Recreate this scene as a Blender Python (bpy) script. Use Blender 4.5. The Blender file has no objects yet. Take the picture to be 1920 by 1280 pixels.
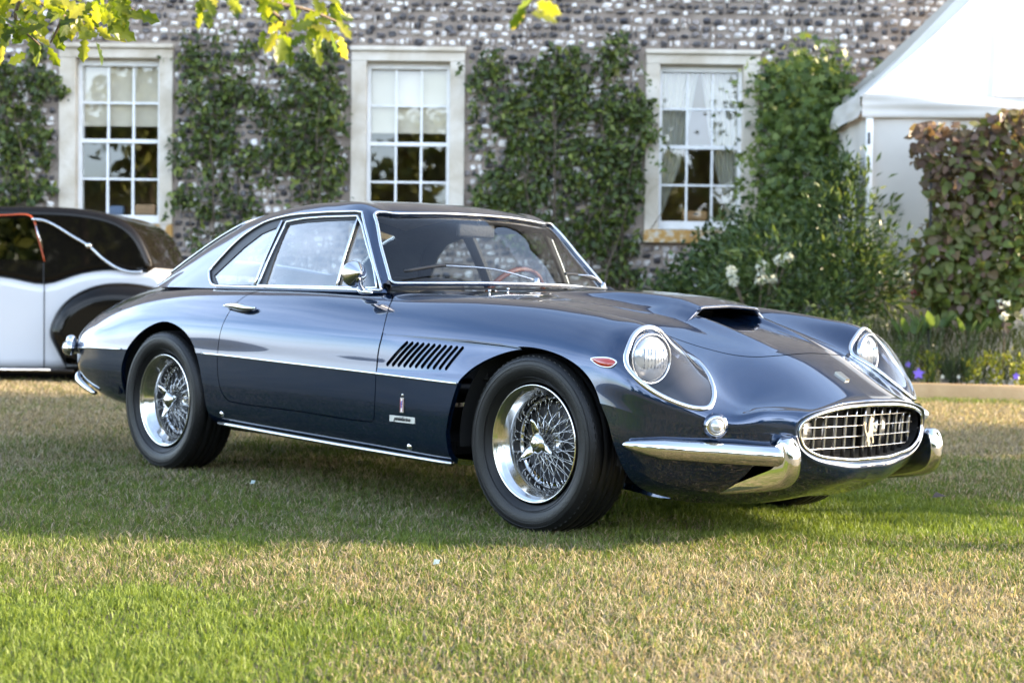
import bpy, bmesh, math, random, os
import numpy as np
from mathutils import Vector, Matrix, Euler
rng = np.random.default_rng(7); random.seed(7)
SC = bpy.context.scene
COL = SC.collection
PI = math.pi
# ------------------------------------------------------------------ camera, sky, sun, exposure
PITCH, ROLL, CAMH = math.radians(-1.656), 0.011, 0.858
cam_data = bpy.data.cameras.new('camera'); cam = bpy.data.objects.new('camera', cam_data); COL.objects.link(cam)
cam_data.sensor_width = 36.0; cam_data.lens = 3135 / 1920 * 36; cam_data.clip_start = 0.05; cam_data.clip_end = 600
cam_data.dof.use_dof = True; cam_data.dof.focus_distance = 5.5; cam_data.dof.aperture_fstop = 4.2
def cam_matrix(roll):
    f = Vector((0, math.cos(PITCH), math.sin(PITCH))); r = Vector((1, 0, 0)); u = r.cross(f)
    c, s = math.cos(roll), math.sin(roll); r2 = r * c + u * s; u2 = u * c - r * s
    m = Matrix((r2, u2, -f)).transposed().to_4x4(); m.translation = (0, 0, CAMH); return m
cam.matrix_world = cam_matrix(ROLL); SC.camera = cam
# the lawn (and what stands on it) falls a little to the right
LAWN = cam_matrix(ROLL) @ cam_matrix(0.02553).inverted()
def on_lawn(x, y, z=0.0): return LAWN @ Vector((x, y, z))
SUN_AZ, SUN_EL = math.radians(2.5), math.radians(21)     # azimuth from +x (right) towards +y (away)
W = bpy.data.worlds.new('World'); SC.world = W; W.use_nodes = True
nt = W.node_tree; nt.nodes.clear()
sky = nt.nodes.new('ShaderNodeTexSky'); sky.sky_type = 'NISHITA'; sky.sun_disc = False
sky.sun_elevation = SUN_EL; sky.sun_rotation = PI / 2 - SUN_AZ; sky.air_density = 1.0; sky.dust_density = 1.7; sky.ozone_density = 1.0
bg = nt.nodes.new('ShaderNodeBackground'); bg.inputs['Strength'].default_value = 0.145
wo = nt.nodes.new('ShaderNodeOutputWorld')
tc = nt.nodes.new('ShaderNodeTexCoord'); mp = nt.nodes.new('ShaderNodeMapping'); mp.inputs['Scale'].default_value = (1.0, 1.0, 3.2)
cn = nt.nodes.new('ShaderNodeTexNoise'); cn.inputs['Scale'].default_value = 1.3; cn.inputs['Detail'].default_value = 7; cn.inputs['Roughness'].default_value = .58
cr = nt.nodes.new('ShaderNodeValToRGB'); cr.color_ramp.elements[0].position = .36; cr.color_ramp.elements[1].position = .72
cm = nt.nodes.new('ShaderNodeMixRGB'); cm.inputs[2].default_value = (8.8, 10.2, 12.4, 1)
nt.links.new(tc.outputs['Generated'], mp.inputs['Vector']); nt.links.new(mp.outputs[0], cn.inputs['Vector'])
nt.links.new(cn.outputs['Fac'], cr.inputs[0]); sx = nt.nodes.new('ShaderNodeSeparateXYZ'); zr = nt.nodes.new('ShaderNodeValToRGB'); zr.color_ramp.elements[0].position = .30; zr.color_ramp.elements[0].color = (1, 1, 1, 1); zr.color_ramp.elements[1].position = .68; zr.color_ramp.elements[1].color = (.10, .10, .10, 1)
zm = nt.nodes.new('ShaderNodeMath'); zm.operation = 'MULTIPLY'; nt.links.new(tc.outputs['Generated'], sx.inputs[0]); nt.links.new(sx.outputs['Z'], zr.inputs[0]); nt.links.new(cr.outputs[0], zm.inputs[0]); nt.links.new(zr.outputs[0], zm.inputs[1])   # clouds lie low, the zenith is clear
nt.links.new(zm.outputs[0], cm.inputs[0])
nt.links.new(sky.outputs[0], cm.inputs[1]); nt.links.new(cm.outputs[0], bg.inputs['Color']); nt.links.new(bg.outputs[0], wo.inputs['Surface'])
sun_d = bpy.data.lights.new('sun', 'SUN'); sun = bpy.data.objects.new('sun', sun_d); COL.objects.link(sun)
sun_d.energy = 5.0; sun_d.angle = math.radians(0.6); sun_d.color = (1.0, .79, .55)
SUNDIR = Vector((math.cos(SUN_EL) * math.cos(SUN_AZ), math.cos(SUN_EL) * math.sin(SUN_AZ), math.sin(SUN_EL)))
sun.rotation_euler = SUNDIR.to_track_quat('Z', 'Y').to_euler(); sun.location = (30, 6, 12)
vs = SC.view_settings; vs.view_transform = 'Standard'; vs.look = 'None'; vs.gamma = 1; vs.use_curve_mapping = False
vs.exposure = 2.42
# ------------------------------------------------------------------ helpers
def tag(o, label=None, cat=None, group=None, kind=None):
    if label: o['label'] = label
    if cat: o['category'] = cat
    if group: o['group'] = group
    if kind: o['kind'] = kind
    return o
def empty(name, loc=(0, 0, 0), rz=0.0, parent=None):
    o = bpy.data.objects.new(name, None); COL.objects.link(o); o.location = loc; o.rotation_euler = (0, 0, rz); o.empty_display_size = .1
    if parent: o.parent = parent
    return o
def mesh_data(name, V, F, mat=None, N=None, smooth=True, attrs=None, cols=None):
    me = bpy.data.meshes.new(name)
    V = np.asarray(V, np.float32)
    if isinstance(F, np.ndarray):
        k = F.shape[1]; m = len(F)
        me.vertices.add(len(V)); me.vertices.foreach_set('co', V.ravel())
        me.loops.add(m * k); me.loops.foreach_set('vertex_index', F.astype(np.int32).ravel())
        me.polygons.add(m); me.polygons.foreach_set('loop_start', np.arange(m, dtype=np.int32) * k)
        me.update(calc_edges=True)
    else:
        lens = np.array([len(f) for f in F], np.int32); flat = np.concatenate([np.asarray(f, np.int32) for f in F]) if len(F) else np.zeros(0, np.int32)
        me.vertices.add(len(V)); me.vertices.foreach_set('co', V.ravel())
        me.loops.add(len(flat)); me.loops.foreach_set('vertex_index', flat)
        me.polygons.add(len(F)); me.polygons.foreach_set('loop_start', np.concatenate([[0], np.cumsum(lens)[:-1]]).astype(np.int32))
        me.update(calc_edges=True)
    me.polygons.foreach_set('use_smooth', np.full(len(me.polygons), smooth, dtype=bool))
    if attrs:
        for k, a in attrs.items():
            at = me.attributes.new(k, 'FLOAT', 'POINT'); at.data.foreach_set('value', np.asarray(a, np.float32))
    if cols is not None:
        at = me.color_attributes.new('Col', 'FLOAT_COLOR', 'POINT')
        c = np.ones((len(V), 4), np.float32); c[:, :3] = cols; at.data.foreach_set('color', c.ravel())
    if N is not None:
        me.normals_split_custom_set_from_vertices(np.asarray(N, np.float32).tolist())
    if mat is not None:
        for m_ in (mat if isinstance(mat, (list, tuple)) else [mat]): me.materials.append(m_)
    return me
def add(name, me, parent=None, loc=None, rot=None):
    o = bpy.data.objects.new(name, me); COL.objects.link(o)
    if parent: o.parent = parent
    if loc is not None: o.location = loc
    if rot is not None: o.rotation_euler = rot
    return o
def mk(name, V, F, mat, parent=None, N=None, smooth=True, attrs=None, cols=None):
    return add(name, mesh_data(name, V, F, mat, N, smooth, attrs, cols), parent)
class MB:
    """collects simple shapes into one mesh"""
    def __init__(s): s.v = []; s.f = []; s.n = 0
    def put(s, V, F):
        V = np.asarray(V, float); s.v.append(V); s.f += [[i + s.n for i in f] for f in F]; s.n += len(V); return s
    def box(s, c, d, rz=0, bev=0.0):
        c = np.array(c, float); h = np.array(d, float) / 2
        if bev <= 0:
            V = np.array([[x, y, z] for x in (-1, 1) for y in (-1, 1) for z in (-1, 1)]) * h
            F = [[0, 1, 3, 2], [4, 6, 7, 5], [0, 4, 5, 1], [2, 3, 7, 6], [0, 2, 6, 4], [1, 5, 7, 3]]
        else:
            bm = bmesh.new(); bmesh.ops.create_cube(bm, size=1, matrix=Matrix.Diagonal((*d, 1)))
            bmesh.ops.bevel(bm, geom=bm.edges[:] + bm.verts[:], offset=bev, segments=2, affect='EDGES', profile=.6)
            bm.verts.index_update(); V = np.array([v.co[:] for v in bm.verts]); F = [[v.index for v in f.verts] for f in bm.faces]; bm.free()
        if rz: a, b = math.cos(rz), math.sin(rz); V = V @ np.array([[a, b, 0], [-b, a, 0], [0, 0, 1]])
        return s.put(V + c, F)
    def tube(s, P, r, n=8, closed=False, ry=None, up=(0, 0, 1), cap=True, tw=0.0):
        V, F = tube_vf(P, r, n, closed, ry, up, cap, tw); return s.put(V, F)
    def lathe(s, prof, n=32, axis='y', c=(0, 0, 0), closed=False):
        V, F = lathe_vf(prof, n, axis, closed); return s.put(V + np.array(c), F)
    def build(s, name, mat, parent=None, smooth=True, **k):
        return mk(name, np.concatenate(s.v), s.f, mat, parent, smooth=smooth, **k)
    def data(s, name, mat, smooth=True): return mesh_data(name, np.concatenate(s.v), s.f, mat, smooth=smooth)
def tube_vf(P, r, n=8, closed=False, ry=None, up=(0, 0, 1), cap=True, tw=0.0):
    P = np.asarray(P, float); m = len(P); r = np.broadcast_to(np.asarray(r, float), (m,)); ry = r if ry is None else np.broadcast_to(np.asarray(ry, float), (m,))
    if closed: T = np.roll(P, -1, 0) - np.roll(P, 1, 0)
    else: T = np.gradient(P, axis=0)
    T /= np.linalg.norm(T, axis=1, keepdims=True) + 1e-12
    up = np.asarray(up, float); up = np.broadcast_to(up, (m, 3))
    A = np.cross(T, up); bad = np.linalg.norm(A, axis=1) < 1e-4; A[bad] = np.cross(T[bad], [1, .1, 0]); A /= np.linalg.norm(A, axis=1, keepdims=True)
    B = np.cross(A, T)
    a = np.linspace(0, 2 * PI, n, endpoint=False) + tw
    V = P[:, None] + A[:, None] * (np.cos(a)[None, :, None] * r[:, None, None]) + B[:, None] * (np.sin(a)[None, :, None] * ry[:, None, None])
    F = []
    for i in range(m if closed else m - 1):
        j = (i + 1) % m
        for k in range(n): F.append([i * n + k, i * n + (k + 1) % n, j * n + (k + 1) % n, j * n + k])
    if cap and not closed: F.append(list(range(n - 1, -1, -1))); F.append([(m - 1) * n + k for k in range(n)])
    return V.reshape(-1, 3), F
def lathe_vf(prof, n=32, axis='y', closed=False):
    prof = np.asarray(prof, float); m = len(prof); a = np.linspace(0, 2 * PI, n, endpoint=False)
    R = prof[:, 0][:, None]; H = np.repeat(prof[:, 1][:, None], n, 1); X = R * np.cos(a); Z = R * np.sin(a)
    V = {'y': np.stack([X, H, Z], -1), 'z': np.stack([X, -Z, H], -1), 'x': np.stack([H, X, Z], -1)}[axis].reshape(-1, 3)
    F = []
    for i in range(m if closed else m - 1):
        j = (i + 1) % m
        for k in range(n): F.append([i * n + k, j * n + k, j * n + (k + 1) % n, i * n + (k + 1) % n])
    return V, F
def smooth_curve(P, n=8, closed=False):
    P = np.asarray(P, float)
    if closed: P = np.concatenate([P[-2:], P, P[:3]])
    d = np.sqrt(np.linalg.norm(np.diff(P, axis=0), axis=1)) + 1e-9; t = np.concatenate([[0], np.cumsum(d)])
    if closed: q = np.concatenate([np.linspace(t[i], t[i + 1], n, endpoint=False) for i in range(2, len(P) - 3)])
    else: q = np.concatenate([np.linspace(t[i], t[i + 1], n, endpoint=False) for i in range(len(P) - 1)] + [[t[-1]]])
    return cspline(t, P, q)
def vnoise(x, y, s=1.0, seed=0):
    x = np.asarray(x) * s + 1000.3 + seed * 17.7; y = np.asarray(y) * s + 1000.7 + seed * 9.1
    xi = np.floor(x).astype(np.int64); yi = np.floor(y).astype(np.int64); fx = x - xi; fy = y - yi; fx = fx * fx * (3 - 2 * fx); fy = fy * fy * (3 - 2 * fy)
    def h(a, b): n = (a * 73856093) ^ (b * 19349663) ^ (seed * 83492791 + 12345); n = (n * 1103515245 + 12345) & 0x7fffffff; n = (n ^ (n >> 13)) * 60493 & 0x7fffffff; return (n % 100003) / 100003.0
    return (h(xi, yi) * (1 - fx) + h(xi + 1, yi) * fx) * (1 - fy) + (h(xi, yi + 1) * (1 - fx) + h(xi + 1, yi + 1) * fx) * fy
def fbm(x, y, s=1.0, seed=0, o=3): return sum(vnoise(x, y, s * 2 ** i, seed + i) / 2 ** (i + 1) for i in range(o)) / (1 - .5 ** o)
def sstep(a, b, x): t = np.clip((np.asarray(x, float) - a) / (b - a), 0, 1); return t * t * (3 - 2 * t)
# ------------------------------------------------------------------ materials
def mat(name, color=(.5, .5, .5), rough=.5, metal=0.0, **kw):
    m = bpy.data.materials.new(name); m.use_nodes = True; b = m.node_tree.nodes['Principled BSDF']
    b.inputs['Base Color'].default_value = (*color, 1); b.inputs['Roughness'].default_value = rough; b.inputs['Metallic'].default_value = metal
    for k, v in kw.items(): b.inputs[k.replace('_', ' ')].default_value = v
    return m
def nodes(m): return m.node_tree.nodes, m.node_tree.links, m.node_tree.nodes['Principled BSDF']
def noise_color(m, stops, scale=5.0, detail=5, bump=0.0, bscale=None, coords='Object', rough=.55, dist=0.0):
    n, l, b = nodes(m); t = n.new('ShaderNodeTexCoord'); x = n.new('ShaderNodeTexNoise'); x.inputs['Scale'].default_value = scale; x.inputs['Detail'].default_value = detail; x.inputs['Roughness'].default_value = rough; x.inputs['Distortion'].default_value = dist
    r = n.new('ShaderNodeValToRGB'); r.color_ramp.elements.remove(r.color_ramp.elements[0])
    r.color_ramp.elements[0].position = stops[0][0]; r.color_ramp.elements[0].color = (*stops[0][1], 1)
    for p, c in stops[1:]: e = r.color_ramp.elements.new(p); e.color = (*c, 1)
    l.new(t.outputs[coords], x.inputs['Vector']); l.new(x.outputs['Fac'], r.inputs[0]); l.new(r.outputs[0], b.inputs['Base Color'])
    if bump:
        y = n.new('ShaderNodeTexNoise'); y.inputs['Scale'].default_value = bscale or scale * 6; y.inputs['Detail'].default_value = 6; l.new(t.outputs[coords], y.inputs['Vector'])
        u = n.new('ShaderNodeBump'); u.inputs['Strength'].default_value = bump; u.inputs['Distance'].default_value = .02; l.new(y.outputs['Fac'], u.inputs['Height']); l.new(u.outputs[0], b.inputs['Normal'])
    return m
def glass_mat(name, tint=(1, 1, 1), ior=1.5, rough=0.0, boost=1.0):
    m = bpy.data.materials.new(name); m.use_nodes = True; n = m.node_tree.nodes; l = m.node_tree.links; n.clear()
    o = n.new('ShaderNodeOutputMaterial'); t = n.new('ShaderNodeBsdfTransparent'); t.inputs[0].default_value = (*tint, 1)
    g = n.new('ShaderNodeBsdfGlossy'); g.inputs['Roughness'].default_value = rough; f0 = ((ior - 1) / (ior + 1)) ** 2
    f = n.new('ShaderNodeLayerWeight'); f.inputs['Blend'].default_value = .5      # the same from both sides of a thin sheet
    p = n.new('ShaderNodeMath'); p.operation = 'POWER'; p.inputs[1].default_value = 5; l.new(f.outputs['Facing'], p.inputs[0])
    q = n.new('ShaderNodeMath'); q.operation = 'MULTIPLY_ADD'; q.inputs[1].default_value = 1 - f0; q.inputs[2].default_value = f0; l.new(p.outputs[0], q.inputs[0])
    k = n.new('ShaderNodeMath'); k.operation = 'MULTIPLY'; k.use_clamp = True; k.inputs[1].default_value = boost
    x = n.new('ShaderNodeMixShader'); l.new(q.outputs[0], k.inputs[0]); l.new(k.outputs[0], x.inputs[0]); l.new(t.outputs[0], x.inputs[1]); l.new(g.outputs[0], x.inputs[2]); l.new(x.outputs[0], o.inputs['Surface'])
    return m
def leaf_mat(name, stops, transl=.35, rough=.45, obj_random=False, attr='var', tcol=1.25):
    m = bpy.data.materials.new(name); m.use_nodes = True; n, l, b = nodes(m); o = n['Material Output']
    if obj_random: a = n.new('ShaderNodeObjectInfo'); src = a.outputs['Random']
    else: a = n.new('ShaderNodeAttribute'); a.attribute_name = attr; src = a.outputs['Fac']
    r = n.new('ShaderNodeValToRGB'); r.color_ramp.elements.remove(r.color_ramp.elements[0]); r.color_ramp.elements[0].position = stops[0][0]; r.color_ramp.elements[0].color = (*stops[0][1], 1)
    for p, c in stops[1:]: e = r.color_ramp.elements.new(p); e.color = (*c, 1)
    l.new(src, r.inputs[0]); l.new(r.outputs[0], b.inputs['Base Color']); b.inputs['Roughness'].default_value = rough; b.inputs['Specular IOR Level'].default_value = .3
    t = n.new('ShaderNodeBsdfTranslucent'); h = n.new('ShaderNodeMixRGB'); h.blend_type = 'MULTIPLY'; h.inputs[0].default_value = 1; h.inputs[2].default_value = (tcol * 1.15, tcol * 1.1, tcol * .5, 1); l.new(r.outputs[0], h.inputs[1]); l.new(h.outputs[0], t.inputs[0])
    x = n.new('ShaderNodeMixShader'); x.inputs[0].default_value = transl; l.new(b.outputs[0], x.inputs[1]); l.new(t.outputs[0], x.inputs[2]); l.new(x.outputs[0], o.inputs['Surface'])
    return m
# ---------- splines
def pchip(x,y,q):
    x=np.asarray(x,float);y=np.asarray(y,float)
    h=np.diff(x);d=np.diff(y,axis=0)/h.reshape((-1,)+(1,)*(y.ndim-1))
    m=np.zeros_like(y)
    hb=h.reshape((-1,)+(1,)*(y.ndim-1))
    w1=2*hb[1:]+hb[:-1];w2=hb[1:]+2*hb[:-1]
    with np.errstate(all='ignore'):
        mm=(w1+w2)/(w1/d[:-1]+w2/d[1:])
    m[1:-1]=np.where(d[:-1]*d[1:]>0,mm,0);m[0]=d[0];m[-1]=d[-1]
    q=np.asarray(q,float);i=np.clip(np.searchsorted(x,q)-1,0,len(x)-2)
    t=((q-x[i])/h[i]);t=t.reshape((-1,)+(1,)*(y.ndim-1));H=hb[i]
    return ((1+2*t)*(1-t)**2)*y[i]+t*(1-t)**2*H*m[i]+t*t*(3-2*t)*y[i+1]+t*t*(t-1)*H*m[i+1]
def cspline(t,P,q):
    # Catmull-Rom (finite difference tangents), non uniform
    t=np.asarray(t,float);P=np.asarray(P,float);h=np.diff(t)
    d=np.diff(P,axis=0)/h.reshape((-1,)+(1,)*(P.ndim-1))
    m=np.empty_like(P);m[0]=d[0];m[-1]=d[-1]
    a=(h[1:]/(h[1:]+h[:-1])).reshape((-1,)+(1,)*(P.ndim-1))
    m[1:-1]=a*d[:-1]+(1-a)*d[1:]
    i=np.clip(np.searchsorted(t,q)-1,0,len(t)-2);s=((q-t[i])/h[i]).reshape((-1,)+(1,)*(P.ndim-1));H=h[i].reshape(s.shape)
    return ((1+2*s)*(1-s)**2)*P[i]+s*(1-s)**2*H*m[i]+s*s*(3-2*s)*P[i+1]+s*s*(s-1)*H*m[i+1]
# ------------------------------------------------------------------ the coupe: body and cabin surfaces
# body control net: rails T H V F S U C L R D B
ST=[ # nominal x, then per rail (x,y,z) or (y,z)
(-3.47,[(0,.74),(.25,.735),(.36,.71),(.46,.67),(.54,.63),(.585,.58),(.60,.53),(.59,.44),(.50,.37),(.38,.34),(0,.33)]),
(-3.42,[(0,.79),(.27,.775),(.40,.74),(.51,.695),(.595,.645),(.645,.59),(.66,.53),(.65,.43),(.56,.345),(.42,.31),(0,.30)]),
(-3.30,[(0,.835),(.29,.82),(.43,.78),(.565,.725),(.66,.665),(.72,.60),(.735,.53),(.725,.42),(.63,.325),(.47,.27),(0,.26)]),
(-3.10,[(0,.88),(.30,.865),(.45,.83),(.60,.77),(.705,.70),(.765,.625),(.782,.54),(.772,.42),(.69,.30),(.50,.25),(0,.24)]),
(-2.80,[(0,.90),(.30,.89),(.48,.865),(.645,.812),(.745,.74),(.787,.655),(.80,.545),(.79,.42),(.72,.28),(.52,.235),(0,.225)]),
(-2.42,[(0,.88),(.30,.875),(.50,.865),(.67,.84),(.757,.78),(.80,.69),(.812,.555),(.802,.42),(.74,.27),(.55,.225),(0,.215)]),
(-2.00,[(0,.86),(.28,.86),(.50,.855),(.69,.846),(.768,.79),(.815,.695),(.825,.557),(.815,.40),(.765,.258),(.60,.22),(0,.21)]),
(-1.40,[(0,.86),(.28,.86),(.50,.855),(.695,.846),(.772,.79),(.822,.69),(.836,.546),(.826,.39),(.775,.243),(.62,.21),(0,.20)]),
(-0.90,[(0,.868),(.27,.862),(.50,.85),(.665,.842),(.758,.79),(.82,.69),(.836,.535),(.826,.375),(.776,.232),(.62,.205),(0,.195)]),
(-0.40,[(0,.852),(.27,.842),(.47,.822),(.63,.84),(.738,.795),(.812,.69),(.833,.521),(.826,.36),(.775,.221),(.60,.20),(0,.19)]),
(0.00,[(0,.812),(.27,.803),(.46,.775),(.62,.817),(.728,.772),(.798,.68),(.828,.51),(.820,.37),(.76,.215),(.58,.19),(0,.175)]),
(0.22,[(0,.776),(.27,.765),(.465,.725),(.622,.790),(.732,.745),(.800,.655),(.825,.50),(.815,.37),(.74,.21),(.52,.165),(0,.15)]),
(0.40,[(0,.738),(.26,.725),(.475,.668),(.625,.755),(.727,.712),(.804,.625),(.818,.488),(.803,.365),(.70,.215),(.46,.145),(0,.125)]),
(0.50,[(0,.712),(.25,.698),(.468,.630),(.622,.703),(.725,.655),(.790,.570),(.790,.465),(.772,.36),(.66,.22),(.41,.150),(0,.132)]),
(0.56,[(0,.694),(.245,.680),(.462,.598),(.603,.618),(.700,.588),(.748,.530),(.745,.452),(.724,.36),(.615,.227),(.385,.156),(0,.141)]),
(0.62,[(0,.671),(.235,.650),(.450,.556),(.572,.540),(.650,.519),(.680,.492),(.678,.438),(.655,.36),(.55,.236),(.345,.166),(0,.152)]),
(0.70,[(0,.626),(.215,.607),(.402,.512),(.500,.487),(.557,.469),(.580,.447),(.577,.412),(.555,.36),(.465,.25),(.29,.186),(0,.172)]),
(0.80,[(0,.570),(.19,.556),(.345,.503),(.422,.493),(.455,.485),(.466,.452),(.462,.41),(.448,.36),(.38,.275),(.23,.223),(0,.207)]),
(0.87,[(.87,0,.530),(.868,.17,.519),(.862,.30,.491),(.852,.372,.48),(.845,.395,.455),(.842,.40,.43),(.84,.398,.405),(.842,.385,.365),(.855,.31,.305),(.872,.18,.265),(.878,0,.252)]),
(0.905,[(.900,0,.512),(.898,.16,.508),(.888,.27,.493),(.872,.345,.47),(.860,.375,.448),(.856,.385,.425),(.856,.382,.40),(.86,.362,.362),(.874,.285,.322),(.888,.16,.302),(.893,0,.296)]),
(0.915,[(.892,0,.5),(.890,.155,.496),(.880,.26,.483),(.864,.335,.462),(.853,.362,.443),(.850,.37,.422),(.850,.367,.40),(.853,.345,.365),(.866,.27,.332),(.878,.155,.317),(.882,0,.312)]),
]
RT=np.array([0,1,1.9,2.8,3.5,4.1,4.9,5.6,6.5,7.4,9.4])  # v parameter of rails
CIDX=6
def body_grid(nu=300,nv=150,smooth=6):
    sx=np.array([s[0] for s in ST]);net=[]
    for x,row in ST:
        net.append([(p if len(p)==3 else (x,)+p) for p in row])
    net=np.array(net,float)
    # dense u: equal in arc-ish nominal, denser at nose
    uu=np.concatenate([np.linspace(sx[0],-3.2,26,endpoint=False),np.linspace(-3.2,.3,int(nu*.62),endpoint=False),np.linspace(.3,.86,int(nu*.22),endpoint=False),np.linspace(.86,sx[-1],14)])
    # piecewise cumulative parameter to spread stations
    A=cspline(sx,net,uu)           # (nu,rails,3)
    t=RT;nc=int(nv*.62)
    v1=np.linspace(0,t[CIDX],nc+1);v2=np.linspace(t[CIDX],t[-1],nv-nc)
    A=np.transpose(A,(1,0,2))
    G1=cspline(t[:CIDX+1],A[:CIDX+1],v1);G2=cspline(t[CIDX:],A[CIDX:],v2)
    def sm(G,n):
        G=G.copy()
        for _ in range(n):
            N=G.copy();N[1:-1]=.5*G[1:-1]+.25*(G[:-2]+G[2:])
            M=N.copy();M[:,1:-1]=.5*N[:,1:-1]+.25*(N[:,:-2]+N[:,2:])
            G=M
        return G
    G1=sm(G1,smooth);G2=sm(G2,smooth)
    G2[0]=G1[-1]
    G1[0,:,1]=0;G2[-1,:,1]=0
    return G1,G2,uu,v1,v2
def normals(G,flip=1):
    du=np.gradient(G,axis=1);dv=np.gradient(G,axis=0)
    n=np.cross(dv,du)*flip;n/=np.linalg.norm(n,axis=2,keepdims=True)+1e-12
    return n
# ---------- greenhouse net rails W Sm E R1 R2 M ; station params
GH=[
[(-.965,.675,.846),None,(-.985,.654,.872),(-.905,.48,.878),(-.825,.25,.884),(-.79,0,.886)],
[(-1.06,.692,.846),None,(-1.118,.600,1.02),(-1.062,.46,1.036),(-1.00,.25,1.05),(-.975,0,1.055)],
[(-1.19,.699,.846),None,(-1.262,.538,1.172),(-1.225,.42,1.184),(-1.185,.22,1.194),(-1.17,0,1.197)],
[(-1.26,.701,.846),None,(-1.33,.53,1.198),(-1.305,.415,1.213),(-1.275,.22,1.224),(-1.265,0,1.227)],
[(-1.50,.704,.846),None,(-1.56,.522,1.208),(-1.55,.405,1.234),(-1.54,.22,1.250),(-1.54,0,1.254)],
[(-1.80,.703,.846),None,(-1.85,.518,1.191),(-1.85,.40,1.230),(-1.85,.22,1.252),(-1.85,0,1.257)],
[(-2.10,.694,.846),None,(-2.15,.508,1.146),(-2.17,.40,1.190),(-2.20,.22,1.226),(-2.20,0,1.235)],
[(-2.35,.678,.846),None,(-2.40,.508,1.075),(-2.44,.40,1.122),(-2.48,.22,1.165),(-2.50,0,1.178)],
[(-2.56,.658,.846),None,(-2.62,.547,.965),(-2.70,.42,1.015),(-2.80,.22,1.055),(-2.84,0,1.066)],
[(-2.70,.640,.843),None,(-2.79,.60,.855),(-2.93,.45,.890),(-3.08,.22,.925),(-3.12,0,.935)],
]
GU=np.array([0,1,2,2.35,3.3,4.4,5.5,6.6,7.6,8.6]);GV=np.array([0,.5,1,1.55,2.2,3.0])
def gh_grid(nu=180,nv=70,smooth=3):
    net=[]
    for r in GH:
        r=list(r);w=np.array(r[0]);e=np.array(r[2]);r[1]=tuple((w+e)/2+np.array([0,.030*(e[2]-w[2]),.012*(e[2]-w[2])]))
        net.append(r)
    net=np.array(net,float)
    u=np.linspace(0,GU[-1],nu);v=np.linspace(0,3,nv)
    A=np.transpose(cspline(GU,net,u),(1,0,2))
    G=cspline(GV,A,v)
    for _ in range(smooth):
        N=G.copy();N[1:-1]=.5*G[1:-1]+.25*(G[:-2]+G[2:]);M=N.copy();M[:,1:-1]=.5*N[:,1:-1]+.25*(N[:,:-2]+N[:,2:]);G=M
    G[-1,:,1]=0
    return G,u,v
# ------------------------------------------------------------------ cutting a sheet with a signed field
class Sheet:
    def __init__(s, A, F): s.A = A; s.F = F; s.cut = []
    def copy(s): t = Sheet(s.A.copy(), s.F.copy() if isinstance(s.F, np.ndarray) else [list(f) for f in s.F]); t.cut = list(s.cut); return t
    def clip(s, f, keep_edge=True):
        """keeps f > 0"""
        A = s.A; pos = f > 0
        if isinstance(s.F, np.ndarray): P = s.F; extra = []
        else: P = None; extra = s.F
        out = []; cand = []
        if P is not None:
            k = pos[P].sum(1); full = P[k == P.shape[1]]; cand = P[(k > 0) & (k < P.shape[1])].tolist(); out = full.tolist()
        else:
            for q in extra:
                c = sum(1 for i in q if pos[i])
                if c == len(q): out.append(q)
                elif c: cand.append(q)
        newA = []; cache = {}; base = len(A); cuts = []
        def cross(i, j):
            key = (i, j) if i < j else (j, i)
            if key not in cache:
                t = f[i] / (f[i] - f[j]); newA.append(A[i] * (1 - t) + A[j] * t); cache[key] = base + len(newA) - 1
            return cache[key]
        for q in cand:
            r = []; n = len(q); marks = []
            for a in range(n):
                i, j = q[a], q[(a + 1) % n]
                if pos[i]: r.append(i)
                if pos[i] != pos[j]: c = cross(i, j); r.append(c); marks.append((c, pos[i]))
            if len(r) >= 3: out.append(r)
            if len(marks) == 2:
                (c1, p1), (c2, p2) = marks
                cuts.append((c1, c2) if p1 else (c2, c1))
        s.A = np.concatenate([A, np.array(newA)]) if newA else A
        s.F = out
        if keep_edge: s.cut += cuts
        return s
    def compact(s):
        flat = sorted({i for f in s.F for i in f}); m = -np.ones(len(s.A), int); m[flat] = np.arange(len(flat))
        s.cut = [(m[a], m[b]) for a, b in s.cut if m[a] >= 0 and m[b] >= 0]
        s.A = s.A[flat]; s.F = [[int(m[i]) for i in f] for f in s.F]; return s
    def mirror(s):
        A = s.A.copy(); A[:, 1] *= -1; A[:, 4] *= -1
        t = Sheet(A, [f[::-1] for f in s.F]); t.cut = [(b, a) for a, b in s.cut]; return t
    def inset(s, d): s.A = s.A.copy(); s.A[:, :3] -= s.A[:, 3:6] * (d if np.isscalar(d) else d[:, None]); return s
def join(sheets):
    A = []; F = []; cut = []; n = 0
    for s in sheets:
        A.append(s.A[:, :6]); F += [[i + n for i in f] for f in s.F]; cut += [(a + n, b + n) for a, b in s.cut]; n += len(s.A)
    t = Sheet(np.concatenate(A), F); t.cut = cut; return t
def build_sheet(name, s, material, parent, flange=0.0, inward=None):
    V = s.A[:, :3]; N = s.A[:, 3:6]; F = [list(f) for f in s.F]
    if flange and s.cut:
        V2 = []; N2 = []; F2 = []; n = len(V)
        for a, b in s.cut:
            pa, pb = V[a], V[b]; da, db = -N[a] * flange, -N[b] * flange
            if inward is not None: da = db = np.array(inward) * flange
            nn = np.cross(pb - pa, da); L = np.linalg.norm(nn)
            if L < 1e-12: continue
            nn /= L; F2.append([n + len(V2) + i for i in (3, 2, 1, 0)]); V2 += [pa, pb, pb + db, pa + da]; N2 += [-nn] * 4
        if V2: V = np.concatenate([V, np.array(V2)]); N = np.concatenate([N, np.array(N2)]); F = F + F2
    return mk(name, V, F, material, parent, N=N)
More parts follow.
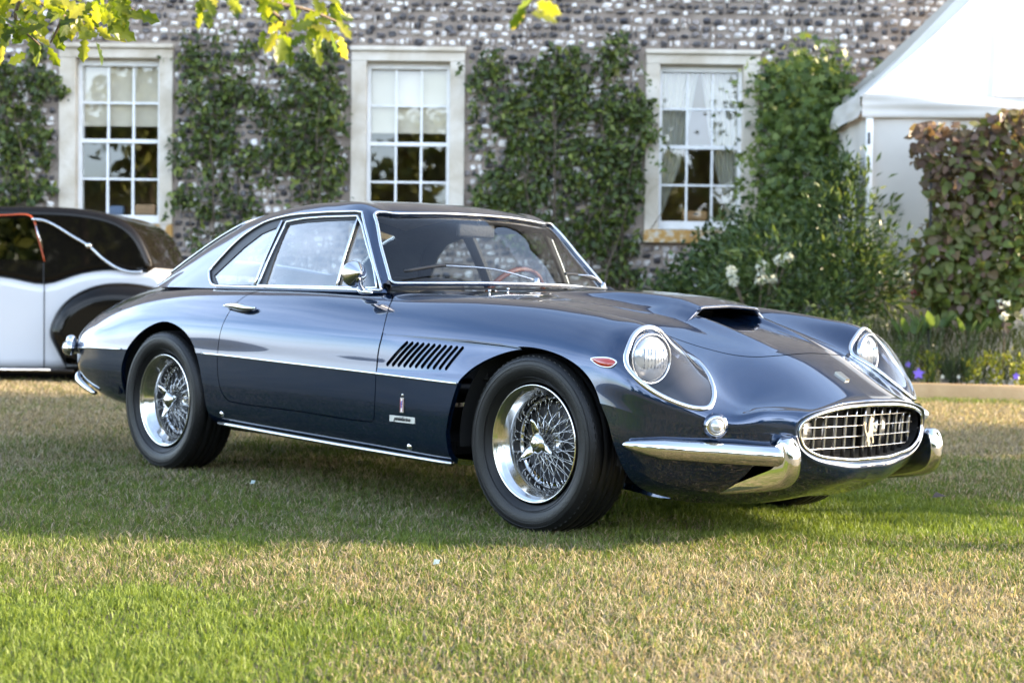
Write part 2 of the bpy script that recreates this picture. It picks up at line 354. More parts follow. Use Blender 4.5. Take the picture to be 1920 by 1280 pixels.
def grid_sheet(G, u, v, flip=False):
    """G[nv,nu,3] -> sheet with normals and parameters"""
    nv, nu = G.shape[:2]; du = np.gradient(G, axis=1); dv = np.gradient(G, axis=0); N = np.cross(du, dv); N /= np.linalg.norm(N, axis=2, keepdims=True) + 1e-12
    idx = np.arange(nv * nu).reshape(nv, nu); F = np.stack([idx[:-1, :-1], idx[:-1, 1:], idx[1:, 1:], idx[1:, :-1]], -1).reshape(-1, 4)
    if flip: N = -N; F = F[:, ::-1]
    U, Vv = np.meshgrid(u, v); A = np.concatenate([G.reshape(-1, 3), N.reshape(-1, 3), U.reshape(-1, 1), Vv.reshape(-1, 1)], 1)
    return Sheet(A, np.ascontiguousarray(F))
def poly_sd(x, y, P):
    """signed distance to a closed polygon, positive inside"""
    P = np.asarray(P, float); Q = np.roll(P, -1, 0); d2 = np.full(len(x), 1e9); ins = np.zeros(len(x), bool)
    for (ax, ay), (bx, by) in zip(P, Q):
        ex, ey = bx - ax, by - ay; wx, wy = x - ax, y - ay; t = np.clip((wx * ex + wy * ey) / (ex * ex + ey * ey + 1e-15), 0, 1)
        d2 = np.minimum(d2, (wx - ex * t) ** 2 + (wy - ey * t) ** 2)
        c = ((ay > y) != (by > y)) & (x < ex * (y - ay) / (ey if abs(ey) > 1e-12 else 1e-12) + ax); ins ^= c
    return np.where(ins, 1, -1) * np.sqrt(d2)
def cast(o, d, T):
    o = np.asarray(o, float); d = np.asarray(d, float); e1 = T[:, 1] - T[:, 0]; e2 = T[:, 2] - T[:, 0]; h = np.cross(d, e2); a = (e1 * h).sum(1); s = o - T[:, 0]
    with np.errstate(all='ignore'):
        u = (s * h).sum(1) / a; q = np.cross(s, e1); v = (q * d).sum(1) / a; t = (e2 * q).sum(1) / a
    ok = (u >= -1e-6) & (v >= -1e-6) & (u + v <= 1 + 1e-6) & (t > 0)
    if not ok.any(): return None
    i = np.where(ok)[0][t[ok].argmin()]; n = np.cross(e1[i], e2[i]); n /= np.linalg.norm(n); n = n if n @ d < 0 else -n
    return o + d * t[i], n
def tri_of(G): a, b, c, d = G[:-1, :-1], G[1:, :-1], G[1:, 1:], G[:-1, 1:]; return np.concatenate([np.stack([a, b, c], -2).reshape(-1, 3, 3), np.stack([a, c, d], -2).reshape(-1, 3, 3)])
# ------------------------------------------------------------------ car materials
M = {}
M['paint'] = mat('navy_paint', (.0042, .0205, .060), .2, .75, Coat_Weight=1.0, Coat_Roughness=.008, Coat_IOR=1.66)
M['chrome'] = mat('chrome', (.64, .64, .64), .04, 1.0); M['spoke'] = mat('spoke_chrome', (.46, .46, .46), .12, 1.0)
M['steel'] = mat('brushed_steel', (.45, .45, .45), .2, 1.0)
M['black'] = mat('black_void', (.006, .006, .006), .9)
M['seal'] = mat('black_rubber_seal', (.012, .012, .013), .5)
M['tyre'] = noise_color(mat('tyre_rubber', rough=.42, Specular_IOR_Level=.28), [(.3, (.004, .004, .0045)), (.7, (.008, .0078, .0076))], 9, bump=.12, bscale=160)
M['leather'] = noise_color(mat('dark_leather', rough=.5), [(.3, (.012, .012, .013)), (.7, (.022, .02, .02))], 12, bump=.2)
M['headliner'] = noise_color(mat('grey_headliner', rough=.95), [(.3, (.30, .26, .22)), (.7, (.38, .33, .28))], 40)
M['wood'] = noise_color(mat('steering_wheel_wood', rough=.22), [(.3, (.11, .028, .012)), (.7, (.24, .07, .025))], 14)
M['glass'] = glass_mat('car_glass', (.90, .92, .90), 1.5, 0, 1.15)
M['side_glass'] = glass_mat('car_side_glass', (.84, .88, .88), 1.52, 0, 3.7)
M['cover'] = glass_mat('headlight_cover_glass', (.90, .92, .95), 1.5, 0, 1.2)
M['lens'] = mat('lamp_lens', (.55, .55, .53), .16, .6, Coat_Weight=1.0, Coat_Roughness=.02)
M['red'] = mat('red_lens', (.34, .028, .010), .12, 0, Coat_Weight=1.0)
M['gold'] = mat('gold_metal', (.46, .43, .36), .3, 1.0); M['grille_dark'] = mat('grille_steel', (.46, .46, .46), .25, 1.0)
M['enamel_white'] = mat('white_enamel', (.75, .74, .7), .3); M['enamel_red'] = mat('red_enamel', (.35, .03, .03), .3); M['enamel_blue'] = mat('blue_enamel', (.02, .03, .3), .3)
M['plate'] = mat('silver_plate', (.42, .43, .42), .35, .9)
M['lamp_grey'] = mat('lamp_reflector', (.82, .82, .80), .32, .75)
# ------------------------------------------------------------------ coupe root
CX, CY, CYAW = 4.221, -4.952, math.radians(136.168)
th = math.pi / 2 - CYAW
car_local = Matrix.Rotation(th, 4, 'Z') @ Matrix.Translation((-CX, -CY, 0))
car = empty('vintage_coupe'); car.matrix_world = LAWN @ car_local
tag(car, 'dark navy blue vintage coupe with chrome wire wheels parked on the lawn', 'car')
NEAR = -1
def near(V): V = np.array(V, float); V[..., 1] *= -1; return V
G1, G2, UU, V1, V2 = body_grid(430, 210)
# a raised rib runs forward from each corner of the scoop mouth
x_, y_ = G1[:, :, 0], G1[:, :, 1]
wt = sstep(.25, .42, x_) * sstep(.865, .80, x_) * sstep(.50, .36, y_)
Gz = G1.copy()
for _ in range(160):       # an even, unrippled nose between the lamps
    Nn_ = Gz.copy(); Nn_[1:-1, 1:-1] = .25 * (Gz[:-2, 1:-1] + Gz[2:, 1:-1] + Gz[1:-1, :-2] + Gz[1:-1, 2:]); Nn_[0, 1:-1] = .5 * Gz[1, 1:-1] * [1, 0, 1] + .25 * (Gz[0, :-2] + Gz[0, 2:]); Nn_[0, :, 1] = 0
    Gz = Gz + (Nn_ - Gz) * (wt * .9)[..., None]
G1 = Gz
amp = .026 * np.clip(1 - (x_ - .235) / .345, 0, 1) ** .8 * sstep(-.05, .2, x_); yr = .176 - .03 * np.clip((x_ - .235) / .33, 0, 1); x_, y_ = G1[:, :, 0], G1[:, :, 1]
G1[:, :, 2] += amp * np.where(y_ < yr, np.exp(-((y_ - yr) / .016) ** 2), np.exp(-((y_ - yr) / .055) ** 2))
S1 = grid_sheet(G1, UU, V1); S2 = grid_sheet(G2, UU, V2)
BODY_T = tri_of(np.concatenate([G1, G2[1:]])[::2, ::2])
# outlines, in the side view (x,z), the top view (x,y) and the lamp plane
ARCH_F = [(-.44, .05), (-.425, .33), (-.39, .438), (-.348, .528), (-.296, .579), (-.203, .630), (-.095, .664), (.01, .668), (.15, .646), (.264, .602), (.324, .554), (.369, .475), (.394, .42), (.41, .30), (.42, .05)]
ARCH_R = [(-2.81, .10), (-2.80, .38), (-2.775, .47), (-2.72, .55), (-2.66, .598), (-2.566, .649), (-2.413, .688), (-2.257, .666), (-2.165, .622), (-2.118, .573), (-2.08, .50), (-2.055, .40), (-2.045, .10)]
DOOR = [(-.862, .806), (-.812, .70), (-.822, .60), (-.826, .52), (-.842, .37), (-.852, .347), (-.875, .341), (-1.36, .350), (-1.83, .356), (-1.865, .362), (-1.90, .385), (-1.922, .43), (-1.932, .50), (-1.926, .60), (-1.905, .69), (-1.88, .765), (-1.84, .815), (-1.79, .838), (-1.74, .8435), (-1.02, .8435), (-.93, .838), (-.89, .826)]
HOOD = [(-.80, -.1), (.613, -.1), (.613, 0), (.611, .148), (.579, .259), (.523, .325), (.443, .366), (.36, .388), (.25, .395), (0, .42), (-.5, .47), (-.66, .48), (-.72, .44), (-.76, .3), (-.80, .1)]
CABIN = [(-.80, -.1), (-.80, 0), (-.84, .25), (-.92, .47), (-.985, .625), (-1.2, .675), (-1.8, .682), (-2.35, .655), (-2.60, .62), (-2.76, .57), (-2.91, .43), (-3.06, .20), (-3.09, 0), (-3.09, -.1)]
PANEL = [(-.816, .70), (-.80, .6855), (-.5, .684), (-.3, .681), (-.16, .675), (-.06, .667), (.0, .655), (-.1, .50), (-.30, .5125), (-.40, .5175), (-.58, .5275), (-.83, .5335), (-.825, .60)]
RING = smooth_curve([(.402, .655, .752), (.400, .707, .727), (.416, .757, .677), (.428, .779, .648), (.452, .792, .612), (.50, .787, .574), (.553, .754, .534), (.604, .699, .502), (.642, .648, .490), (.660, .611, .498), (.638, .573, .510), (.602, .536, .540), (.566, .513, .567), (.522, .493, .604), (.478, .481, .641), (.440, .506, .664), (.421, .533, .687), (.416, .566, .715), (.410, .605, .740)], 5, True)
rc = RING.mean(0); _, _, vt = np.linalg.svd(RING - rc); RA, RB, RN = vt[0], vt[1], vt[2]
RN = RN if RN[0] > 0 else -RN
RING2 = np.stack([(RING - rc) @ RA, (RING - rc) @ RB], 1)
ARCH_F = ARCH_F[:1] + smooth_curve(ARCH_F[1:-1], 4).tolist() + ARCH_F[-1:]; ARCH_R = ARCH_R[:1] + smooth_curve(ARCH_R[1:-1], 4).tolist() + ARCH_R[-1:]
DOOR = smooth_curve(DOOR, 3, True).tolist(); HOOD = HOOD[:2] + smooth_curve(HOOD[2:], 4).tolist()
def f_ring(A):
    q = A[:, :3] - rc; d = poly_sd(q @ RA, q @ RB, RING2); far = (np.abs(q @ RN) > .25) | (A[:, 1] < .3)
    return np.where(far, -1., d)
def f_arch(A):
    d = np.maximum(poly_sd(A[:, 0], A[:, 2], ARCH_F), poly_sd(A[:, 0], A[:, 2], ARCH_R)); return np.where(A[:, 1] > .5, d, -1.)
def f_door(A): return np.where(A[:, 1] > .66, poly_sd(A[:, 0], A[:, 2], DOOR), -1.)
def f_hood(A): return np.where(A[:, 2] > .55, poly_sd(A[:, 0], A[:, 1], HOOD), -1.)
def f_cabin(A): return np.where(A[:, 2] > .72, poly_sd(A[:, 0], A[:, 1], CABIN), -1.)
def f_panel(A): return np.where(A[:, 1] > .66, poly_sd(A[:, 0], A[:, 2], PANEL), -1.)
GAP = .0023
up = S1.copy(); up.clip(-f_cabin(up.A), False); up.clip(-f_ring(up.A)); up.clip(-f_arch(up.A))
lo = S2.copy(); lo.clip(-f_arch(lo.A))
def part_door(s): t = s.copy(); t.cut = []; t.clip(f_door(t.A) - GAP); return t.compact()
d_up, d_lo = part_door(up), part_door(lo)
h_up = up.copy(); h_up.cut = []; h_up.clip(f_hood(h_up.A) - GAP); h_up.compact()
b_up = up.copy(); b_up.clip(-f_door(b_up.A) - GAP); b_up.clip(-f_hood(b_up.A) - GAP); b_up.clip(-f_panel(b_up.A)); b_up.compact()
b_lo = lo.copy(); b_lo.clip(-f_door(b_lo.A) - GAP); b_lo.compact()
shell = join([b_up, b_lo, b_up.mirror(), b_lo.mirror()])
# tail cap closes the rear
body = build_sheet('body', shell, M['paint'], car, flange=.022)
for side in (1, -1):
    d = join([d_up, d_lo]); d = d if side == 1 else d.mirror()
    if side == 1: build_sheet('door', d, M['paint'], car, flange=.018)
    else: near_door = build_sheet('door', d, M['paint'], car, flange=.018)
build_sheet('hood', join([h_up, h_up.mirror()]), M['paint'], car, flange=.015)
ringU = np.concatenate([G1[:, 0], G2[1:, 0]]); cap = np.concatenate([ringU, near(ringU)[::-1][1:-1]])
mk('tail_panel', np.concatenate([cap, [cap.mean(0)]]), [[i, (i + 1) % len(cap), len(cap)] for i in range(len(cap))], M['paint'], car, smooth=False)
# vented side panel behind the front wheel arch, sunk a little under the fender lip
def regrid(G, u, v, i0, i1, j0, j1, k):
    a = np.linspace(i0, i1, (i1 - i0) * k + 1); b = np.linspace(j0, j1, (j1 - j0) * k + 1)
    t = cspline(np.arange(G.shape[0]), G, a); t = np.transpose(cspline(np.arange(G.shape[1]), np.transpose(t, (1, 0, 2)), b), (1, 0, 2))
    return t, np.interp(b, np.arange(len(u)), u), np.interp(a, np.arange(len(v)), v)
iu = np.where((UU > -.90) & (UU < .06))[0]; iv = np.where(G1[:, iu[len(iu) // 2], 2] < .74)[0]
GP, pu, pv = regrid(G1, UU, V1, iv[0], G1.shape[0] - 1, iu[0], iu[-1], 4)
pn = grid_sheet(GP, pu, pv)
pn.clip(f_panel(pn.A)); pn.clip(-f_arch(pn.A)); pn.clip(-f_door(pn.A) - GAP)
def f_slots(A):
    f = np.full(len(A), -1.)
    for k in range(11):
        t = k / 10; x0, z0 = -.664 + .292 * t, .659 - .004 * t; x1, z1 = -.763 + .333 * t, .5715 + .001 * t; ex, ez = x1 - x0, z1 - z0
        s = np.clip(((A[:, 0] - x0) * ex + (A[:, 2] - z0) * ez) / (ex * ex + ez * ez), 0, 1)
        f = np.maximum(f, .0082 - np.hypot(A[:, 0] - x0 - ex * s, A[:, 2] - z0 - ez * s))
    return f
lipA = pn.A.copy()
pn.clip(-f_slots(pn.A))
def sink(A): return .003 + .027 * sstep(.53, .66, A[:, 2]) * sstep(-.80, -.25, A[:, 0]) - .004 * sstep(.56, .53, A[:, 2])
pn.compact(); d0 = sink(pn.A); gx2, gz2 = pn.A.copy(), pn.A.copy(); gx2[:, 0] += .004; gz2[:, 2] += .004
gd = np.stack([(sink(gx2) - d0) / .004, 0 * d0, (sink(gz2) - d0) / .004], 1); pn.inset(d0); pn.A[:, 3:6] += gd; pn.A[:, 3:6] /= np.linalg.norm(pn.A[:, 3:6], axis=1, keepdims=True)
for s in (pn, pn.mirror()): build_sheet('vent_panel', s, M['paint'], car, flange=.012)
for sg in (1, -1):   # lip over the sunk panel, and darkness behind the slots
    P = []
    for x, z in smooth_curve(PANEL[1:6], 8):
        r = cast((x, 2, z), (0, -1, 0), BODY_T); P.append(r[0])
    P = np.array(P); n = len(P); Q = P + np.array([0, -.03, .0]); V = np.concatenate([P, Q]); V[:, 1] *= sg
    mk('fender_lip', V, [[i, i + 1, n + i + 1, n + i] for i in range(n - 1)], M['paint'], car)
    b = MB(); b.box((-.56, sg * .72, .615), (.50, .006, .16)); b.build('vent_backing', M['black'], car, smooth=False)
# underside and wheel housings
mb = MB(); mb.box((-1.3, 0, .205), (3.2, 1.02, .03)); mb.box((-1.25, .0, .26), (1.45, 1.36, .05)); mb.build('underbody', M['black'], car, smooth=False)
for wx, r in ((0, .42), (-2.42, .42)):
    for sg in (1, -1):
        m = MB(); a = np.linspace(-.10 if wx == 0 else .02, PI + (.10 if wx == 0 else -.02), 26); ya, yb = sg * .775, sg * .46
        rr = np.full(26, r); V = np.concatenate([np.stack([wx + rr * np.cos(a) * (.95 if wx == 0 else 1), np.full(26, yy), .32 + rr * .92 * np.sin(a)], 1) for yy in (ya, yb)])
        m.put(V, [[i, i + 1, 27 + i, 26 + i] for i in range(25)]); m.put(np.concatenate([V[26:], [[wx, yb, .3]]]), [[i, i + 1, 26] for i in range(25)])
        m.build('wheel_housing', M['black'], car)
# ------------------------------------------------------------------ cabin
GG, GUu, GVv = gh_grid(260, 110)
SG = grid_sheet(GG, GUu, GVv, flip=False)
if SG.A[len(SG.A) // 2, 5] < 0 or SG.A[20 * 260 + 120, 4] < 0: SG = grid_sheet(GG, GUu, GVv, flip=True)
CAB_T = tri_of(GG[:40, ::2])
DLO = smooth_curve([(-2.155, .856), (-2.20, .862), (-2.245, .885), (-2.292, .925)], 4).tolist() + smooth_curve([(-2.292, .925), (-2.178, 1.060), (-2.038, 1.137), (-1.869, 1.170), (-1.597, 1.183), (-1.335, 1.184)], 6).tolist()[1:] + smooth_curve([(-1.30, 1.180), (-1.203, 1.084), (-1.10, .972), (-.998, .858)], 4).tolist()
DLO = [(-2.155, .8545)] + DLO[4:] + [(-1.0, .8545)]
def shrink(P, d):
    P = np.array(P); c = P.mean(0)
    # offset along the inward normals of a clockwise polygon
    n = np.roll(P, -1, 0) - np.roll(P, 1, 0); n = np.stack([n[:, 1], -n[:, 0]], 1); n /= np.linalg.norm(n, axis=1, keepdims=True) + 1e-9
    area = (P[:, 0] * np.roll(P[:, 1], -1) - np.roll(P[:, 0], -1) * P[:, 1]).sum(); return P + n * d * (1 if area < 0 else -1)
PANE = {'quarter_window': [(-1.868, 1.128), (-1.99, 1.098), (-2.09, 1.036), (-2.235, .905), (-2.165, .866), (-1.83, .866)],
        'door_window': [(-1.800, 1.136), (-1.68, 1.145), (-1.55, 1.149), (-1.318, 1.152), (-1.276, .868), (-1.772, .866)],
        'vent_window': [(-1.296, 1.146), (-1.252, 1.118), (-1.10, .950), (-1.036, .872), (-1.05, .866), (-1.255, .868)]}
def f_dlo(A): return np.where(A[:, 7] < 1.25, poly_sd(A[:, 0], A[:, 2], DLO), -1.)
def rrect(u0, u1, v0, v1, r):
    return lambda A: -(np.hypot(np.maximum(np.abs((A[:, 6] - (u0 + u1) / 2)) - (u1 - u0) / 2 + r, 0), np.maximum(np.abs(A[:, 7] - (v0 + v1) / 2) - (v1 - v0) / 2 + r, 0)) - r)
f_ws = rrect(.07, 1.90, 1.075, 5, .10)
f_rw = rrect(6.0, 8.25, 1.13, 5, .22)
roof = SG.copy(); roof.clip(-f_dlo(roof.A)); roof.clip(-f_ws(roof.A)); roof.clip(-f_rw(roof.A)); roof.compact()
build_sheet('roof', join([roof, roof.mirror()]), M['paint'], car, flange=.012)
# lining on the inside of the shell
li = SG.copy(); li.clip(-f_dlo(li.A) - .002); li.clip(-f_ws(li.A) - .01); li.clip(-f_rw(li.A) - .01)
hl = li.copy(); hl.cut = []; f_h = lambda A: np.minimum(A[:, 7] - 1.32, np.minimum(A[:, 6] - 2.02, 5.6 - A[:, 6]))
hl.clip(f_h(hl.A)); hl.compact().inset(.022)
pl = li.copy(); pl.cut = []; pl.clip(-f_h(pl.A)); pl.compact().inset(.024)
build_sheet('headliner', join([hl, hl.mirror()]), M['headliner'], car); build_sheet('pillar_lining', join([pl, pl.mirror()]), M['leather'], car)
def glass(name, f, m, d, sides=True, s0=SG):
    g = s0.copy(); g.clip(f(g.A)); g.cut = []; g.compact().inset(d); out = []
    if sides: return [build_sheet(name, g, m, car), build_sheet(name, g.mirror(), m, car)]
    return [build_sheet(name, join([g, g.mirror()]), m, car)]
glass('windshield', lambda A: f_ws(A) + .02, M['glass'], .006, False); glass('rear_window', lambda A: f_rw(A) + .02, M['side_glass'], .006, False)
FS = regrid(GG, GUu, GVv, 0, 40, 0, 225, 2); SF = grid_sheet(FS[0], FS[1], FS[2], flip=False)
if SF.A[len(SF.A) // 2, 4] < 0: SF = grid_sheet(FS[0], FS[1], FS[2], flip=True)
for k, P in PANE.items():
    glass(k, lambda A, P=P: np.where(A[:, 7] < 1.25, poly_sd(A[:, 0], A[:, 2], P), -1.) + .002, M['side_glass'], .008, True, SF)
fr = SF.copy(); fr.clip(f_dlo(fr.A) + .004)
for P in PANE.values(): fr.clip(-np.where(fr.A[:, 7] < 1.25, poly_sd(fr.A[:, 0], fr.A[:, 2], P), -1.))
fr.compact().inset(.004)
for s in (fr, fr.mirror()): build_sheet('window_seal', s, M['seal'], car, flange=.02)
def on_cab(x, z, off=0.0):
    r = cast((x, 2, z), (0, -1, 0), CAB_T)
    if r is None: r = cast((x, 2, min(z, 1.16)), (0, -1, 0), CAB_T)
    return r[0] + r[1] * off
def side_tube(name, pts, r, closed=False, off=.002, n=8, mtl='chrome', ry=None):
    P = np.array([on_cab(x, z, off) for x, z in pts])
    for sg in (1, -1):
        Q = P * np.array([1, sg, 1]); t = MB(); t.tube(Q, r, n, closed, ry, up=(0, 1, 0)); t.build(name, M[mtl], car)
def dense(P, closed=True, step=.03):
    P = np.array(P, float); Q = np.concatenate([P, P[:1]]) if closed else P; out = []
    for a, b in zip(Q[:-1], Q[1:]): k = max(1, int(np.linalg.norm(b - a) / step)); out += [a + (b - a) * i / k for i in range(k)]
    if not closed: out.append(Q[-1])
    return out
side_tube('window_trim', dense(DLO), .0055, True, .003)
side_tube('door_window_frame', dense(shrink([(-1.822, .862), (-1.812, 1.145), (-1.68, 1.158), (-1.55, 1.162), (-1.312, 1.163), (-1.256, 1.122), (-1.10, .962), (-1.024, .864)], 0)), .0048, True, .003)
side_tube('pillar_strip', dense([(-1.845, .862), (-1.853, 1.150)], False), .0065, False, .003)
side_tube('vent_window_bar', dense([(-1.266, .862), (-1.305, 1.156)], False), .005, False, .002)
# windshield surround
def gh_at(u, v): return cspline(np.arange(len(GVv)), np.transpose(np.array([cspline(np.arange(len(GUu)), GG[i], [np.interp(u, GUu, np.arange(len(GUu)))])[0] for i in range(len(GVv))])[None], (1, 0, 2))[:, 0], [np.interp(v, GVv, np.arange(len(GVv)))])[0]
def ws_path(u0, u1, v0, r):
    pts = [(u0, 3 - t) for t in np.linspace(0, 3 - v0 - r, 14)]
    a = np.linspace(0, PI / 2, 5)[1:]; pts += [(u0 + r - r * math.cos(t), v0 + r - r * math.sin(t)) for t in a]
    pts += [(t, v0) for t in np.linspace(u0 + r, u1 - r, 14)[1:]]
    pts += [(u1 - r + r * math.sin(t), v0 + r - r * math.cos(t)) for t in a] + [(u1, t) for t in np.linspace(v0 + r, 3, 14)[1:]]
    P = np.array([gh_at(u, v) for u, v in pts]); P[0, 1] = 0; P[-1, 1] = 0
    return np.concatenate([P, near(P)[::-1][1:-1]])
for nm, a in (('windshield_trim', (.05, 1.92, 1.06, .10)), ('rear_window_trim', (5.98, 8.27, 1.11, .22))):
    P = ws_path(*a); P[:, 0] += .004 if nm[0] == 'w' else -.004; P[:, 2] += .004
    t = MB(); t.tube(P, .0072, 8, True, .006); t.build(nm, M['chrome'], car)
# interior
m = MB(); m.box((-1.02, 0, .80), (.30, 1.18, .10), bev=.04); m.box((-.90, 0, .835), (.16, 1.0, .05), bev=.02); m.build('dashboard', M['leather'], car)
m = MB(); m.box((-1.75, 0, .42), (1.7, 1.20, .04)); m.box((-2.62, 0, .80), (.62, 1.1, .06), bev=.02); m.build('cabin_floor', M['leather'], car)
for sg in (1, -1):
    m = MB(); m.box((-1.60, sg * .31, .55), (.46, .46, .14), bev=.05); m.box((-1.88, sg * .31, .72), (.14, .46, .40), bev=.06); m.build('seat', M['leather'], car)
a = np.linspace(0, 2 * PI, 40, endpoint=False); sc_ = np.array([-1.30, .335, .795]); ax = Vector((-.90, 0, .42)).normalized(); e1 = Vector((0, 1, 0)); e2 = Vector(ax).cross(e1)
P = [sc_ + .19 * (math.cos(t) * np.array(e1) + math.sin(t) * np.array(e2)) for t in a]
sw = MB().tube(P, .0125, 8, True).build('steering_wheel', M['wood'], car)
m = MB()
for t in (PI / 2, PI * 7 / 6, -PI / 6): m.tube([sc_, sc_ + .185 * (math.cos(t) * np.array(e1) + math.sin(t) * np.array(e2))], .008, 6)
m.tube([sc_ + .01 * np.array(ax), sc_ - .25 * np.array(ax)], .025, 8); m.build('steering_spokes', M['steel'], sw)
m = MB(); m.box((-1.185, 0, 1.125), (.022, .215, .062), bev=.010); mi = m.build('rear_view_mirror', M['leather'], car)
m = MB(); m.tube([(-1.175, 0, 1.15), (-1.155, 0, 1.175), (-1.165, 0, 1.19)], .006, 6); m.build('mirror_stalk', M['chrome'], mi)
mi['label'] = 'dark framed rear view mirror'
# hood scoop
def hood_z(x, y):
    r = cast((x, abs(y), 2), (0, 0, -1), BODY_T); return r[0][2]
def scoop(sc=1.0, dz=0.0, x1=.236, x0=-.72):
    xs = np.concatenate([np.linspace(x0, x1 - .03, 26), np.linspace(x1 - .03, x1, 6)[1:]]); ts = np.linspace(-1, 1, 41); V = []
    for x in xs:
        h = np.interp(x, [-.72, -.55, -.385, -.22, 0, .134, .236], [.0, .012, .028, .045, .062, .070, .060])
        for t in ts:
            y = t * .275 * sc; q_ = abs(y) / sc; s_ = 1 - .05 * (q_ / .14) ** 2 if q_ < .138 else (.95 - .67 * float(sstep(.138, .196, q_)) if q_ < .196 else .28 * ((.275 - q_) / .079) ** 2)
            V.append((x, y, hood_z(x, min(abs(y), .27)) + h * s_ - .003 * (1 - s_) + dz))
    n = len(ts); return np.array(V), [[i * n + k, i * n + k + 1, (i + 1) * n + k + 1, (i + 1) * n + k] for i in range(len(xs) - 1) for k in range(n - 1)], n, len(xs)
V, F, n, mx = scoop(); V2 = V.copy(); V2[:, 2] -= .011 * np.clip((.29 - np.abs(V[:, 1])) / .1, 0, 1); V2[:, 1] *= .96
Vt = np.concatenate([V, V2]); b_ = (mx - 1) * n; Ft = F + [[i + len(V) for i in f[::-1]] for f in F] + [[b_ + k, b_ + k + 1, len(V) + b_ + k + 1, len(V) + b_ + k] for k in range(n - 1)]
me = mesh_data('hood_scoop', Vt, Ft, [M['paint'], M['black']]); so = add('hood_scoop', me, car); t = MB(); t.tube(Vt[b_ + 7:b_ + n - 7] + [.001, 0, -.004], .0075, 8); t.build('scoop_lip', M['paint'], so)
mi_ = np.zeros(len(me.polygons), np.int32); mi_[len(F):2 * len(F)] = 1; me.polygons.foreach_set('material_index', mi_)
m = MB(); m.box((.05, 0, .80), (.01, .26, .09)); m.build('scoop_back', M['black'], so, smooth=False)
# ------------------------------------------------------------------ chrome side strip, sills, lamps, bumpers
cre = G1[-1].copy(); crn = np.array([0, 1.0, .1])
for x0, x1 in ((-3.40, -2.775), (-2.065, -.355)):
    sel = (cre[:, 0] > x0) & (cre[:, 0] < x1); P = cre[sel][::3]
    for sg in (1, -1):
        Q = P.copy(); Q[:, 1] += .003; Q[:, 1] *= sg; t = MB(); t.tube(Q, .0035, 6, False, .0055, up=(0, 0, 1)); t.build('side_strip', M['chrome'], car)
for sg in (1, -1):
    P = [(x, sg * (.783 + .006 * math.sin((x + 2) / 1.5 * PI)), np.interp(x, [-1.955, -1.109, -.43], [.252, .229, .214])) for x in np.linspace(-1.97, -.43, 20)]
    t = MB(); t.tube(P, .010, 8, False, .010); t.build('sill_strip', M['steel'], car)
    for x, z in ((-1.935, .298), (-.653, .262)):
        r = cast((x, 2, z), (0, -1, 0), BODY_T); p = r[0] * np.array([1, sg, 1]); m = MB(); m.lathe([(.0, .006), (.008, .005), (.014, .001), (.014, -.004)], 14, 'y'); V = np.concatenate(m.v); V[:, 1] *= sg; V[:, 2] *= 1.0
        mk('jack_point_cap', V + p, m.f, M['chrome'], car)
def on_body(x, z): r = cast((x, 2, z), (0, -1, 0), BODY_T); return r[0], r[1]
